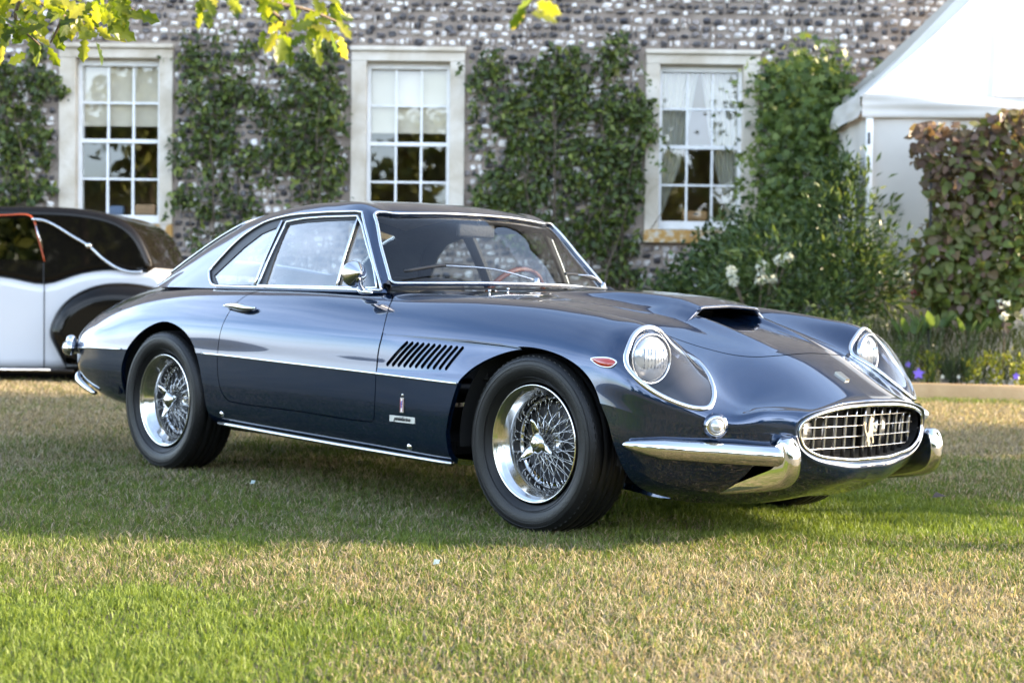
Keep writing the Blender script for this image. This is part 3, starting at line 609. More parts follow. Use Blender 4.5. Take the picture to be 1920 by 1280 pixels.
for sg in (1, -1):
    # headlight: chrome ring, clear cover, bowl, lamp
    ring = []
    for p in RING[::1]:
        q = cast(p + RN * .4, -RN, BODY_T); ring.append((q[0] if q is not None and np.linalg.norm(q[0] - p) < .06 else p) + RN * .002)
    ring = np.array(ring); ring = (np.roll(ring, 1, 0) + 2 * ring + np.roll(ring, -1, 0)) / 4
    C0 = rc * .6 + np.array([.42, .64, .63]) * .4 - RN * .13
    bowl = MB(); L = [ring - RN * .004]
    for k in (.25, .5, .75, .95): L.append(ring + (C0 - ring) * k - RN * (.075 * math.sin(k * PI) + .03 * k))
    nr = len(ring); V = np.concatenate(L); V[:, 1] *= sg
    bowl.put(V, [[i * nr + k, i * nr + (k + 1) % nr, (i + 1) * nr + (k + 1) % nr, (i + 1) * nr + k] for i in range(4) for k in range(nr)] + [[4 * nr + k for k in range(nr)]])
    hd = bowl.build('headlight', mat('headlight_bowl', (.045, .052, .072), .4, Specular_IOR_Level=.3), car)
    R_ = ring * np.array([1, sg, 1]); t = MB(); t.tube(R_, .0095, 10, True, .0085, up=RN * np.array([1, sg, 1])); t.build('headlight_ring', M['chrome'], hd)
    g = S1.copy(); g.clip(f_ring(g.A) + .004); g.cut = []; g.compact(); g.A[:, :3] += g.A[:, 3:6] * .002
    build_sheet('cover_glass', g if sg == 1 else g.mirror(), M['cover'], hd)
    lc = np.array([.428, .648, .645]); lp = MB()
    lp.lathe([(.0, .022), (.02, .021), (.045, .016), (.066, .008), (.079, -.002), (.082, -.012)], 32, 'x'); V = np.concatenate(lp.v); al = .10
    def place(V): V = V.copy(); ca, sa = math.cos(.16), math.sin(.16); V = V @ np.array([[ca, sa, 0], [-sa, ca, 0], [0, 0, 1]]); V = V + lc; V[:, 1] *= sg; return V
    lens = mk('lamp_lens', place(V), lp.f, M['lens'], hd)
    rf = MB(); rf.lathe([(.0, -.06), (.03, -.055), (.06, -.035), (.080, -.012)], 32, 'x'); mk('lamp_reflector', place(np.concatenate(rf.v)), rf.f, M['lamp_grey'], hd)
    bz = MB(); bz.lathe([(.080, .0), (.084, .004), (.089, .001), (.091, -.012), (.089, -.03)], 32, 'x'); mk('lamp_bezel', place(np.concatenate(bz.v)), bz.f, M['steel'], hd)
    rb = MB()
    for k in range(7): y = -.042 + .014 * k; rb.tube([(.0205 - abs(y) * .15, y, -.032), (.0235 - abs(y) * .15, y, 0), (.0205 - abs(y) * .15, y, .036)], .0022, 5)
    mk('lens_rib', place(np.concatenate(rb.v)), rb.f, M['lens'], lens)
    # turn signal on the fender flank
    pts = smooth_curve([(.297, .641), (.338, .6475), (.380, .6455), (.405, .634), (.396, .6195), (.362, .617), (.327, .625)], 5, True)
    B = np.array([on_body(x, z)[0] for x, z in pts]); nb = len(B); cB = B.mean(0) + np.array([.0, .016, .004]); mid = B * .45 + cB * .55 + np.array([0, .006, 0]); V = np.concatenate([B + [0, .001, 0], B * .85 + B.mean(0) * .15 + [0, .008, 0], mid, [cB]]) * np.array([1, sg, 1])
    ts_ = mk('turn_signal', V, [[i * nb + k, i * nb + (k + 1) % nb, (i + 1) * nb + (k + 1) % nb, (i + 1) * nb + k] for i in range(2) for k in range(nb)] + [[2 * nb + k, 2 * nb + (k + 1) % nb, 3 * nb] for k in range(nb)], M['red'], car)
    t = MB(); t.tube((B + [0, .002, 0]) * np.array([1, sg, 1]), .0032, 6, True, up=(0, 1, 0)); t.build('signal_rim', M['chrome'], ts_)
    # marker lamp in its pod under the headlight
    mc = np.array([.690, .612, .434]); dirv = np.array([.83, .557, 0.]); e_ = np.array([-.557, .83, 0.])
    def rev(prof, n=24, sq=1.0):
        a = np.linspace(0, 2 * PI, n, endpoint=False); V = []
        for r, h in prof: V += [mc + dirv * h + e_ * (r * math.cos(t)) + np.array([0, 0, r * math.sin(t) * sq]) for t in a]
        return np.array(V) * np.array([1, sg, 1]), [[i * n + k, (i + 1) * n + k, (i + 1) * n + (k + 1) % n, i * n + (k + 1) % n] for i in range(len(prof) - 1) for k in range(n)]
    V, F = rev([(.036, -.05), (.037, -.005), (.034, .008), (.025, .012), (.024, .006)]); ml = mk('marker_lamp', V, F, M['chrome'], car)
    V, F = rev([(.024, .008), (.022, .020), (.012, .032), (.0, .036)]); mk('marker_lens', V, F, M['lens'], ml)
    pod = []; xs = np.linspace(0, 1, 14)
    P = [mc + dirv * (-.20 + .20 * t) + e_ * (-.012 * (1 - t)) for t in xs]; rr = [.012 + .029 * math.sin(t * PI / 2) ** .8 for t in xs]
    P2 = [mc + dirv * (.0) + np.array([.0, -.0, 0])]; t = MB(); t.tube(np.array(P) * np.array([1, sg, 1]), rr, 18, False, [r_ * 1.05 for r_ in rr]); t.build('marker_pod', M['paint'], car)
    # bumper blade and overrider
    bx = smooth_curve([(.452, .800, .362), (.51, .766, .357), (.575, .712, .352), (.65, .632, .347), (.72, .552, .342), (.79, .478, .338), (.856, .432, .337)], 5)
    k = np.linspace(0, 1, len(bx)); ry = .007 + .028 * np.clip(k / .3, 0, 1) ** .7; ry = np.where(k > .93, ry * (1 - .25 * (k - .93) / .07), ry); rx = .008 + .020 * np.clip(k / .3, 0, 1) ** .7; rx[-1] *= .15; ry[-1] *= .25
    out = np.gradient(bx, axis=0); out = np.stack([-out[:, 1], out[:, 0], 0 * out[:, 0]], 1); out /= np.linalg.norm(out, axis=1, keepdims=True); out *= np.where(out[:, 1:2] > 0, 1, -1)
    t = MB(); t.tube((bx + out * .016) * np.array([1, sg, 1]), rx, 16, False, ry); t.build('front_bumper', M['chrome'], car)
    # overrider: a solid chromed hook, upright in front of the blade and swept back under it
    hk = smooth_curve([(.838, .402), (.872, .398), (.892, .365), (.898, .32), (.890, .272), (.862, .238), (.79, .216), (.68, .198), (.55, .180)], 5).tolist() + smooth_curve([(.55, .186), (.66, .246), (.76, .290), (.81, .312), (.826, .345), (.822, .385)], 5).tolist(); hk = np.array(hk)
    T_ = np.roll(hk, -1, 0) - np.roll(hk, 1, 0); N_ = np.stack([-T_[:, 1], T_[:, 0]], 1); N_ /= np.linalg.norm(N_, axis=1, keepdims=True) + 1e-9
    if (hk[:, 0] * np.roll(hk[:, 1], -1) - np.roll(hk[:, 0], -1) * hk[:, 1]).sum() < 0: N_ = -N_
    wd = np.interp(hk[:, 0], [.55, .72, .86], [.25, .62, 1.0]); mid = np.interp(hk[:, 0], [.55, .75, .9], [.462, .446, .434]); nk = len(hk); V = []
    for a_ in np.linspace(-PI / 2, PI / 2, 13):
        ins = .022 * (1 - math.cos(a_)) * np.minimum(1, wd); q = hk + N_ * ins[:, None]; V.append(np.stack([q[:, 0], (mid + .036 * wd * math.sin(a_)) * sg, q[:, 1]], 1))
    F_ = [[r * nk + k, r * nk + (k + 1) % nk, (r + 1) * nk + (k + 1) % nk, (r + 1) * nk + k] for r in range(12) for k in range(nk)] + [list(range(nk))[::-1], [12 * nk + k for k in range(nk)]]
    mk('overrider', np.concatenate(V), F_, M['chrome'], car)
    # rear lower overrider
    P = smooth_curve([(-3.40, .66, .40), (-3.375, .685, .372), (-3.30, .70, .345), (-3.16, .715, .312)], 5); k = np.linspace(0, 1, len(P))
    t = MB(); t.tube(P * np.array([1, sg, 1]), np.interp(k, [0, .2, 1], [.012, .02, .014]), 12, False, np.interp(k, [0, .2, 1], [.02, .026, .01])); t.build('rear_overrider', M['chrome'], car)
P = smooth_curve([(-3.29, .775, .528), (-3.345, .765, .528), (-3.42, .715, .530), (-3.485, .56, .53), (-3.51, .3, .53), (-3.515, 0, .53)], 6); P = np.concatenate([P, near(P)[::-1][1:]]); k = np.linspace(-1, 1, len(P)); rr = .036 * np.clip((1 - np.abs(k)) / .07, 0.25, 1) ** .6
t = MB(); t.tube(P, rr * .75, 16, False, rr); t.build('rear_bumper', M['chrome'], car)
for sg in (1, -1):
    t = MB(); t.lathe([(0, .056), (.012, .054), (.022, .045), (.028, .025), (.03, 0)], 16, 'z', (-3.42, sg * .705, .535)); t.build('bumper_guard', M['chrome'], car)
# grille
gr1 = np.concatenate([G1[:, -1], G2[1:, -1]]); gr = np.concatenate([gr1, near(gr1)[::-1][1:-1]]); gc = gr.mean(0)
t = MB(); t.tube(gr + np.array([.004, 0, 0]), .0062, 10, True, .005, up=(1, 0, 0)); grille = t.build('grille', M['chrome'], car)
m = MB(); ng = len(gr); q0 = gr - [.012, 0, 0]; q1 = (gr - gc) * .96 + gc; q1[:, 0] = .70; V = np.concatenate([q0, q1, [[.70, 0, gc[2]]]]); m.put(V, [[i, (i + 1) % ng, ng + (i + 1) % ng, ng + i] for i in range(ng)] + [[ng + i, ng + (i + 1) % ng, 2 * ng] for i in range(ng)]); m.build('grille_duct', M['black'], grille)
gy, gz, gx = gr[:, 1], gr[:, 2], gr[:, 0]
pos_ = gy >= 0; o_ = np.argsort(gr1[:, 2]); zc_ = gr1[gr1[:, 1].argmax(), 2]
tz, bz_ = gr1[gr1[:, 2] >= zc_], gr1[gr1[:, 2] <= zc_]
def top_z(y): i = np.argsort(tz[:, 1]); return np.interp(abs(y), tz[i, 1], tz[i, 2])
def bot_z(y): i = np.argsort(bz_[:, 1]); return np.interp(abs(y), bz_[i, 1], bz_[i, 2])
def half_w(z): i = np.argsort(gr1[:, 2]); return np.interp(z, gr1[i, 2], gr1[i, 1])
def gxx(y, z): return .872 - .26 * y * y + (z - .41) * .06
for z in (.463, .428, .391, .353):
    w = half_w(z) - .004; P = [(gxx(y, z) - .012, y, z) for y in np.linspace(-w, w, 21)]; t = MB(); t.tube(P, .009, 6, False, .0019); t.build('grille_bar', M['steel'], grille)
for y in np.arange(-6, 7) * .0535 + .0:
    z0, z1 = bot_z(y) + .003, top_z(y) - .003; P = [(gxx(y, z) - .020, y, z) for z in np.linspace(z0, z1, 6)]; t = MB(); t.tube(P, .0015, 6, False, .010, up=(1, 0, 0)); t.build('grille_bar', M['grille_dark'], grille)
for y in (-.235, .235):
    m = MB(); m.lathe([(.0, .02), (.04, .016), (.062, .004), (.066, -.03)], 24, 'x', (.765, y, .40)); m.build('grille_lamp', M['grille_dark'], grille)
    m = MB(); m.box((.74, y - .055, .41), (.02, .028, .15)); m.box((.74, y + .05, .41), (.02, .03, .15)); m.build('grille_bracket', M['plate'], grille, smooth=False)
HORSE = [(-6, -30), (-2, -27), (0, -20), (-3, -12), (2, -8), (8, -14), (7, -22), (12, -24), (13, -20), (11, -12), (8, -4), (10, 4), (17, 0), (21, 3), (20, 6), (15, 5), (11, 10), (9, 14), (13, 15), (19, 12), (21, 15), (14, 20), (8, 20), (7, 24), (11, 27), (9, 31), (4, 32), (1, 36), (-1, 31), (-4, 24), (-5, 14), (-7, 4), (-10, -2), (-15, 2), (-18, 12), (-16, 20), (-20, 22), (-23, 14), (-20, 2), (-15, -6), (-12, -10), (-14, -18), (-9, -20), (-9, -27)]
hp = np.array(HORSE, float) * .00165; hv = np.array([(.885 + dx, a, .404 + b) for dx in (0, -.006) for a, b in hp]); nh = len(hp)
bm = bmesh.new(); vs_ = [bm.verts.new(v) for v in hv]; bm.faces.new(vs_[:nh]); bm.faces.new(vs_[nh:][::-1])
for i in range(nh): bm.faces.new([vs_[i], vs_[nh + i], vs_[nh + (i + 1) % nh], vs_[(i + 1) % nh]])
bmesh.ops.recalc_face_normals(bm, faces=bm.faces); bmesh.ops.triangulate(bm, faces=bm.faces); me = bpy.data.meshes.new('horse_emblem'); bm.to_mesh(me); bm.free(); me.materials.append(M['gold']); add('horse_emblem', me, grille)
# nose badge, side emblem, name plate, handle, mirror, wipers
bp = np.array([cast((x, y, 2), (0, 0, -1), BODY_T)[0] for x, y in ((.735, .030), (.735, .0), (.785, 0), (.785, .030))]); bp[:2, 1] += 0
bp = np.array([(.736, -.016, 0), (.736, .016, 0), (.780, .011, 0), (.780, -.011, 0)])
for i in range(4): bp[i, 2] = cast((bp[i, 0], abs(bp[i, 1]), 2), (0, 0, -1), BODY_T)[0][2]
mk('nose_badge', np.concatenate([bp + [.004, 0, .006], bp - [0, 0, .004]]), [[0, 3, 2, 1], [0, 1, 5, 4], [1, 2, 6, 5], [2, 3, 7, 6], [3, 0, 4, 7]], M['gold'], car, smooth=False)
def text(name, s, size, loc, m, parent, shear=0.0, ext=.0006, rx=PI / 2, align='CENTER'):
    c = bpy.data.curves.new(name, 'FONT'); c.body = s; c.size = size; c.shear = shear; c.extrude = ext; c.align_x = align; c.align_y = 'CENTER'; c.resolution_u = 3; c.materials.append(m)
    t_ = bpy.data.objects.new(name, c); COL.objects.link(t_); bpy.context.view_layer.update(); me = bpy.data.meshes.new_from_object(t_); bpy.data.objects.remove(t_)
    return add(name, me, parent, loc, (rx, 0, 0))
p, nn = on_body(-.666, .421)
m = MB(); m.box((-.666, -p[1] - .002, .420), (.021, .004, .056)); em = m.build('shield_emblem', M['gold'], car, smooth=False)
m = MB(); m.box((-.666, -p[1] - .0045, .420), (.016, .002, .050)); m.build('shield_field', M['enamel_white'], em, smooth=False)
for dx, mm_ in ((-.0062, 'enamel_red'), (.0062, 'enamel_red')):
    m = MB(); m.box((-.666 + dx, -p[1] - .0056, .420), (.003, .001, .049)); m.build('shield_stripe', M[mm_], em, smooth=False)
text('emblem_letter', 'f', .040, (-.666, -p[1] - .0065, .421), M['enamel_blue'], em)
m = MB(); m.lathe([(0, .004), (.006, .003), (.0075, -.002)], 10, 'y', (-.666, 0, .4585)); V = np.concatenate(m.v); V[:, 1] = -p[1] - V[:, 1]
mk('emblem_crown', V, m.f, M['gold'], em)
p2, _ = on_body(-.67, .364)
m = MB(); m.box((-.670, -p2[1] - .001, .365), (.150, .004, .024)); pt_ = m.build('name_plate', M['plate'], car, smooth=False)
text('plate_lettering', 'pininfarina', .023, (-.670, -p2[1] - .0045, .366), M['black'], pt_, .35)
for sg in (1, -1):
    hx = [(-1.925, .771), (-1.87, .773), (-1.80, .770), (-1.74, .766), (-1.69, .765)]; P = np.array([on_body(x, z)[0] for x, z in hx]); P[:, 1] += [.014, .024, .028, .026, .012]; P[:, 1] *= sg
    t = MB(); t.tube(smooth_curve(P, 4), [.010, .012, .0125, .0125, .0125, .013, .013, .013, .013, .013, .013, .012, .012, .012, .011, .011, .008], 10, False, [.006, .008, .009, .010, .012, .013, .014, .015, .016, .016, .015, .014, .012, .011, .010, .008, .006], up=(0, 0, 1)); t.build('door_handle', M['chrome'], car)
    t = MB(); P = np.array([on_body(x, z)[0] for x, z in ((-1.86, .762), (-1.79, .752), (-1.74, .757))]); P[:, 1] *= sg; t.tube(smooth_curve(P, 4), .012, 8, False, .012); t.build('handle_recess', M['seal'], car)
# door mirror on the near side
mx_ = np.array([-1.03, -.79, .918]); md = np.array([.95, -.28, .10]); md /= np.linalg.norm(md); q = Vector(md).to_track_quat('Y', 'Z').to_matrix().to_4x4()
m = MB(); m.lathe([(0, .066), (.006, .064), (.020, .048), (.040, .022), (.055, .004), (.061, -.006), (.059, -.012), (.052, -.010), (.0, -.008)], 40, 'y'); V = (np.array(q)[:3, :3] @ np.concatenate(m.v).T).T * .88 + mx_
mr = mk('door_mirror', V, m.f, M['chrome'], car)
m = MB(); m.tube(smooth_curve([mx_ + md * .02, mx_ + md * .035 + [0, 0, -.02], (-1.025, -.765, .875), (-1.04, -.735, .853)], 5), np.linspace(.009, .013, 16), 8); m.tube([(-1.10, -.715, .852), (-1.045, -.735, .850), (-.985, -.735, .845)], [.006, .02, .008], 10, False, [.006, .012, .006]); m.build('mirror_stem', M['chrome'], mr)
# wipers
def ws_pt(y, k): # k 0 base .. 1 header
    u = .12 + 1.75 * k; i = int(np.interp(u, GUu, np.arange(len(GUu)))); row = GG[:, i]; o = np.argsort(row[40:, 1]); r = row[40:][o]; return np.array([np.interp(abs(y), r[:, 1], r[:, 0]), y, np.interp(abs(y), r[:, 1], r[:, 2])]) + np.array([.018, 0, .018])
for y0, y1, k1, ya, yb in ((-.05, -.40, .16, -.30, -.58), (.46, .33, .10, .22, .52)):
    base = np.array(ws_pt(y0, .0)) + [.05, 0, -.008]; tip = ws_pt(y1, k1)
    m = MB(); m.lathe([(.0, .012), (.012, .010), (.015, -.012)], 12, 'z', base); m.tube(smooth_curve([base, (base + tip) / 2 + [.01, 0, .016], tip], 6), .0055, 6, False, .004); wi = m.build('wiper', M['steel'], car)
    a_, b_2 = ws_pt(ya, k1 * .95), ws_pt(yb, k1 * .62); m = MB(); m.tube(smooth_curve([a_, tip + [.0, 0, .002], b_2], 6), .0035, 6, False, .008); m.build('wiper_blade', M['seal'], wi)
for x, y in ((-.70, -.36), (-.74, -.22)):
    m = MB(); m.lathe([(0, .012), (.006, .012), (.006, .006), (.003, .004), (.004, -.006)], 10, 'z', (x, y, hood_z(x, y) + .006)); m.build('washer_nozzle', M['chrome'], car)
# fuel flap outline on the rear fender
P = []
for a in np.linspace(0, 2 * PI, 28, endpoint=False):
    r = cast((-3.02 + .085 * math.cos(a), .5, .73 + .0), (0, 0, 1), BODY_T) if False else cast((-3.02 + .085 * math.cos(a) + .35, .70 + .075 * math.sin(a) * .8 + .5, .715 + .075 * math.sin(a) + .5), (-.35, -.5, -.5), BODY_T)
    P.append(r[0])
t = MB(); t.tube(np.array(P) * [1, -1, 1], .0022, 5, True); t.build('fuel_flap_seam', M['seal'], car)
# ------------------------------------------------------------------ wheels
TYRE = [(.218, -.075), (.235, -.092), (.262, -.104), (.288, -.105), (.308, -.098), (.319, -.086), (.3245, -.070), (.3245, -.056), (.320, -.053), (.320, -.047), (.3255, -.044), (.326, -.018), (.321, -.015), (.321, -.009), (.3262, -.006), (.3262, .006), (.321, .009), (.321, .015), (.326, .018), (.3255, .044), (.320, .047), (.320, .053), (.3245, .056), (.3245, .07), (.319, .086), (.308, .098), (.288, .105), (.262, .104), (.235, .092), (.218, .075)]
RIM = [(.205, -.080), (.2085, -.084), (.212, -.080), (.2115, -.074), (.2045, -.0735), (.2035, -.070), (.2000, -.070), (.1990, -.064), (.1900, -.060), (.1885, -.050), (.1720, -.034), (.168, -.010), (.1665, .012), (.1655, .020), (.1575, .022), (.1555, .026), (.1595, .030), (.172, .032), (.19, .06), (.2, .075), (.209, .084)]
tyre_me = MB().lathe(TYRE, 96, 'y', closed=False)
TYRE = [(r * (1 - .014 * float(sstep(.26, .32, r))), h) for r, h in TYRE]
tb = MB(); V, F = lathe_vf(TYRE, 96, 'y'); tb.put(V, F)
for rr_ in (.238, .281, .296): tb.put(*lathe_vf([(rr_ - .0012, -.0995 if rr_ < .25 else -.1045), (rr_, -.0965 if rr_ < .24 else -.1068), (rr_ + .0012, -.0995 if rr_ < .25 else -.1045)], 96, 'y'))
tyre_me = tb.data('tyre', M['tyre'])
tr_ = MB()
for k in range(72):
    a = 2 * PI * k / 72
    for h in (-.079, .079):
        c = np.array([.3125 * math.cos(a), h, .3125 * math.sin(a)]); V = np.array([[x, y, z] for x in (-.005, .005) for y in (-.011, .011) for z in (-.006, .0015)]); ca, sa = math.cos(a - PI / 2), math.sin(a - PI / 2)
        V = np.stack([V[:, 0] * ca - V[:, 2] * sa, V[:, 1], V[:, 0] * sa + V[:, 2] * ca], 1) + c; tr_.put(V, [[0, 1, 3, 2], [4, 6, 7, 5], [0, 4, 5, 1], [2, 3, 7, 6], [0, 2, 6, 4], [1, 5, 7, 3]])
tread_me = tr_.data('tread_block', M['tyre'], smooth=False)
rim_me = MB().lathe(RIM, 96, 'y').data('wheel', mat('polished_rim', (.66, .65, .63), .12, 1.0))
hub_me = MB().lathe([(.0, -.075), (.012, -.075), (.02, -.072), (.034, -.066), (.037, -.058), (.036, -.052), (.030, -.048), (.030, .01), (.048, .02), (.048, .03), (.0, .03)], 36, 'y').data('hub', M['chrome'])
sp_ = MB()
for k in range(3):
    a = PI / 2 + 2 * PI * k / 3 + .55; c, s = math.cos(a), math.sin(a); pts = [(.030, -.058, .019), (.055, -.062, .017), (.075, -.068, .011), (.088, -.074, .004)]
    P = [(r * c, h, r * s) for r, h, w in pts]; sp_.tube(P, [w for _, _, w in pts], 8, False, .006, up=(0, 1, 0))
sp_.put(*lathe_vf([(.0, -.078), (.010, -.077), (.018, -.0765), (.019, -.074)], 24, 'y'))
spin_me = sp_.data('spinner', M['chrome'])
drum_me = MB().lathe([(.0, .02), (.135, .02), (.15, .03), (.15, .06), (.0, .062)], 36, 'y').data('brake_disc', mat('brake_dark', (.03, .03, .032), .5, .6))
def spoke_mesh(r0, h0, r1, h1, tw):
    P = np.array([(r0, h0, 0), (r1 * math.cos(tw), h1, r1 * math.sin(tw))]); t = MB(); t.tube(P, .0017, 6); d = (P[1] - P[0]) / np.linalg.norm(P[1] - P[0]); t.tube([P[1] - d * .016, P[1] + d * .002], .0027, 6); return t.data('spoke', M['spoke'])
sets = [(spoke_mesh(.033, -.045, .157, .020, .62), 16, 0), (spoke_mesh(.033, -.040, .157, .016, -.62), 16, .19), (spoke_mesh(.045, .012, .160, .012, .9), 14, .08), (spoke_mesh(.045, .016, .160, .008, -.9), 14, .25)]
wheel_spin = {(0, -1): .35, (-2.42, -1): 1.9}
for wx in (0, -2.42):
    for sg in (-1, 1):
        w = add('wheel', rim_me, car, (wx, sg * .702, .325), (0, wheel_spin.get((wx, sg), .4), 0 if sg == -1 else PI))
        ty = add('tyre', tyre_me, w); add('tread_block', tread_me, w)['kind'] = 'stuff'; add('hub', hub_me, w); add('spinner', spin_me, w); add('brake_disc', drum_me, w)
        if sg == -1:
            for me_, cnt, ph in sets:
                for k in range(cnt): add('spoke', me_, w, None, (0, ph + 2 * PI * k / cnt, 0))
# ------------------------------------------------------------------ setting: measured points
def at(px, py, Y):
    """point at depth Y seen at pixel (px,py) of the 1920x1280 photograph, used as a ruler"""
    m = cam.matrix_world if False else cam_matrix(ROLL); d = m.to_3x3() @ Vector((px - 960, 640 - py, -3135)); t = Y / d.y
    return Vector((0, 0, CAMH)) + d * t
# ------------------------------------------------------------------ lawn
def green_zone(x, y):
    """how green the turf is (1) or how parched (0), patch by patch"""
    n = fbm(x, y, .8, 3); n2 = fbm(x, y, 3.1, 8); g = .30 + .8 * (n - .5) + .7 * (n2 - .5)
    g = g + .95 * sstep(.55, -.45, x + .45 + 1.3 * (n2 - .5) + .55 * (y - 4.0)) * sstep(5.0, 4.3, y + .9 * (n2 - .5))      # lush patch near left
    g = g + .24 * np.exp(-((y - 6.6) / 1.5) ** 2) * sstep(2.4, .6, np.abs(x + .8) * .55)
    g = g + .60 * np.exp(-((y - 6.9) / 1.2) ** 2 - ((x - 1.5) / 1.3) ** 2)                                               # right of the nose
    g = g - .42 * sstep(8.6, 10.2, y) * sstep(1.4, 2.0, np.abs(x)) * sstep(14.5, 13.6, y) + .5 * sstep(14.0, 14.7, y)
    g = g - .25 * np.exp(-((y - 4.85) / .32) ** 2) * sstep(-1.4, -.2, x) + .10 * sstep(4.6, 4.0, y)
    return np.clip(g, .02, 1.0)
M['turf'] = noise_color(mat('turf_soil', rough=1.0), [(.25, (.030, .028, .012)), (.5, (.065, .060, .022)), (.75, (.12, .095, .05))], 2.2, detail=8, bump=.5, bscale=60)
gx_ = np.concatenate([[-90, -40, -20], np.linspace(-9, 9, 60), [20, 40, 90]]); gy_ = np.concatenate([[-90, -50, -20, -8], np.linspace(-3, 16, 60), [17, 18.4, 40, 90]])
Xg, Yg = np.meshgrid(gx_, gy_); Zg = .012 * (fbm(Xg, Yg, .9, 21) - .5) * (np.abs(Xg) < 10)
V = np.stack([Xg, Yg, Zg], -1).reshape(-1, 3); LM = np.array(LAWN); V = V @ LM[:3, :3].T + LM[:3, 3]; nx_ = len(gx_)
tag(mk('lawn', V, [[j * nx_ + i, j * nx_ + i + 1, (j + 1) * nx_ + i + 1, (j + 1) * nx_ + i] for j in range(len(gy_) - 1) for i in range(nx_ - 1)], M['turf']), kind='structure')
def blades():
    P = []
    for y0, y1, dens in ((2.9, 4.6, 15000), (4.6, 6.2, 13500), (6.2, 8.2, 10000), (8.2, 11.0, 5800), (11.0, 14.85, 3200)):
        hw = .325 * y1 + .95; n = int((y1 - y0) * 2 * hw * dens); x = rng.uniform(-hw, hw, n); y = rng.uniform(y0, y1, n); k = np.abs(x) < .325 * y + .9; P.append(np.stack([x[k], y[k]], 1))
    P = np.concatenate(P); x, y = P.T; n = len(P)
    g = green_zone(x, y); r = rng.random(n); isg = r < g * .95 + .05
    tuft = fbm(x, y, 6.0, 31, 2); h = np.where(isg, rng.uniform(.020, .046, n), rng.uniform(.014, .047, n)) * (.65 + .7 * tuft); h *= np.where(y < 4.9, .84, .95) * (1 + .20 * (y > 8)); w = rng.uniform(.0013, .0026, n) * (1 + .16 * np.clip(y - 5, 0, 9))
    lean = np.where(isg, rng.uniform(.1, .85, n), rng.uniform(.3, 1.5, n)); a = rng.uniform(0, 2 * PI, n); b = rng.uniform(0, 2 * PI, n)
    # under the tyres the grass is pressed flat
    cl = np.array(car_local); 
    for wx in (0, -2.42):
        for sg in (-1, 1):
            c = cl @ np.array([wx, sg * .70, 0, 1]); d = np.hypot(x - c[0], y - c[1]); h *= np.where(d < .11, .35, 1)
    dx, dy = np.cos(a), np.sin(a); sx, sy = np.cos(b) * w, np.sin(b) * w
    z0 = .012 * (fbm(x, y, .9, 21) - .5) - .004
    l1, l2 = h * lean * .35, h * lean
    V = np.empty((n, 5, 3), np.float32)
    V[:, 0] = np.stack([x - sx, y - sy, z0], 1); V[:, 1] = np.stack([x + sx, y + sy, z0], 1)
    V[:, 2] = np.stack([x + sx * .8 + dx * l1, y + sy * .8 + dy * l1, z0 + h * .62], 1); V[:, 3] = np.stack([x - sx * .8 + dx * l1, y - sy * .8 + dy * l1, z0 + h * .62], 1)
    V[:, 4] = np.stack([x + dx * l2, y + dy * l2, z0 + h * (1.05 - .25 * lean)], 1)
    V = V.reshape(-1, 3) @ LM[:3, :3].T.astype(np.float32) + LM[:3, 3].astype(np.float32)
    i = np.arange(n)[:, None] * 5; F = np.concatenate([i + np.array([[0, 1, 2]]), i + np.array([[0, 2, 3]]), i + np.array([[3, 2, 4]])])
    q = rng.random((n, 1)); lush = np.clip((g - .55) * 2.2, 0, 1)[:, None]
    gc = (np.array([.060, .085, .018]) * (1 - q) + np.array([.115, .150, .030]) * q); gc = gc * (1 - .55 * lush) + (np.array([.088, .135, .018]) * (1 - q) + np.array([.165, .22, .03]) * q) * .55 * lush
    tc_ = np.array([.145, .115, .070]) * (1 - q) + np.array([.36, .30, .205]) * q
    C = np.where(isg[:, None], gc, tc_); C = np.repeat(C, 5, 0).astype(np.float32)
    me = bpy.data.meshes.new('grass'); me.vertices.add(len(V)); me.vertices.foreach_set('co', V.astype(np.float32).ravel())
    me.loops.add(F.size); me.loops.foreach_set('vertex_index', F.astype(np.int32).ravel()); me.polygons.add(len(F)); me.polygons.foreach_set('loop_start', np.arange(len(F), dtype=np.int32) * 3); me.update(calc_edges=True)
    at_ = me.color_attributes.new('Col', 'FLOAT_COLOR', 'POINT'); c4 = np.ones((len(V), 4), np.float32); c4[:, :3] = C; at_.data.foreach_set('color', c4.ravel()); return me
gm = bpy.data.materials.new('grass_blade'); gm.use_nodes = True; n_, l_, b_ = nodes(gm)
ca_ = n_.new('ShaderNodeAttribute'); ca_.attribute_name = 'Col'; l_.new(ca_.outputs['Color'], b_.inputs['Base Color']); b_.inputs['Roughness'].default_value = .55; b_.inputs['Specular IOR Level'].default_value = .3
tr__ = n_.new('ShaderNodeBsdfTranslucent'); hm = n_.new('ShaderNodeMixRGB'); hm.blend_type = 'MULTIPLY'; hm.inputs[0].default_value = 1; hm.inputs[2].default_value = (1.3, 1.3, .8, 1); l_.new(ca_.outputs['Color'], hm.inputs[1]); l_.new(hm.outputs[0], tr__.inputs[0])
ms_ = n_.new('ShaderNodeMixShader'); ms_.inputs[0].default_value = .40; l_.new(b_.outputs[0], ms_.inputs[1]); l_.new(tr__.outputs[0], ms_.inputs[2]); l_.new(ms_.outputs[0], n_['Material Output'].inputs['Surface'])
gme = blades(); gme.materials.append(gm); go = add('grass', gme); tag(go, 'short mown grass, part green and part dry tan', 'grass', kind='stuff')
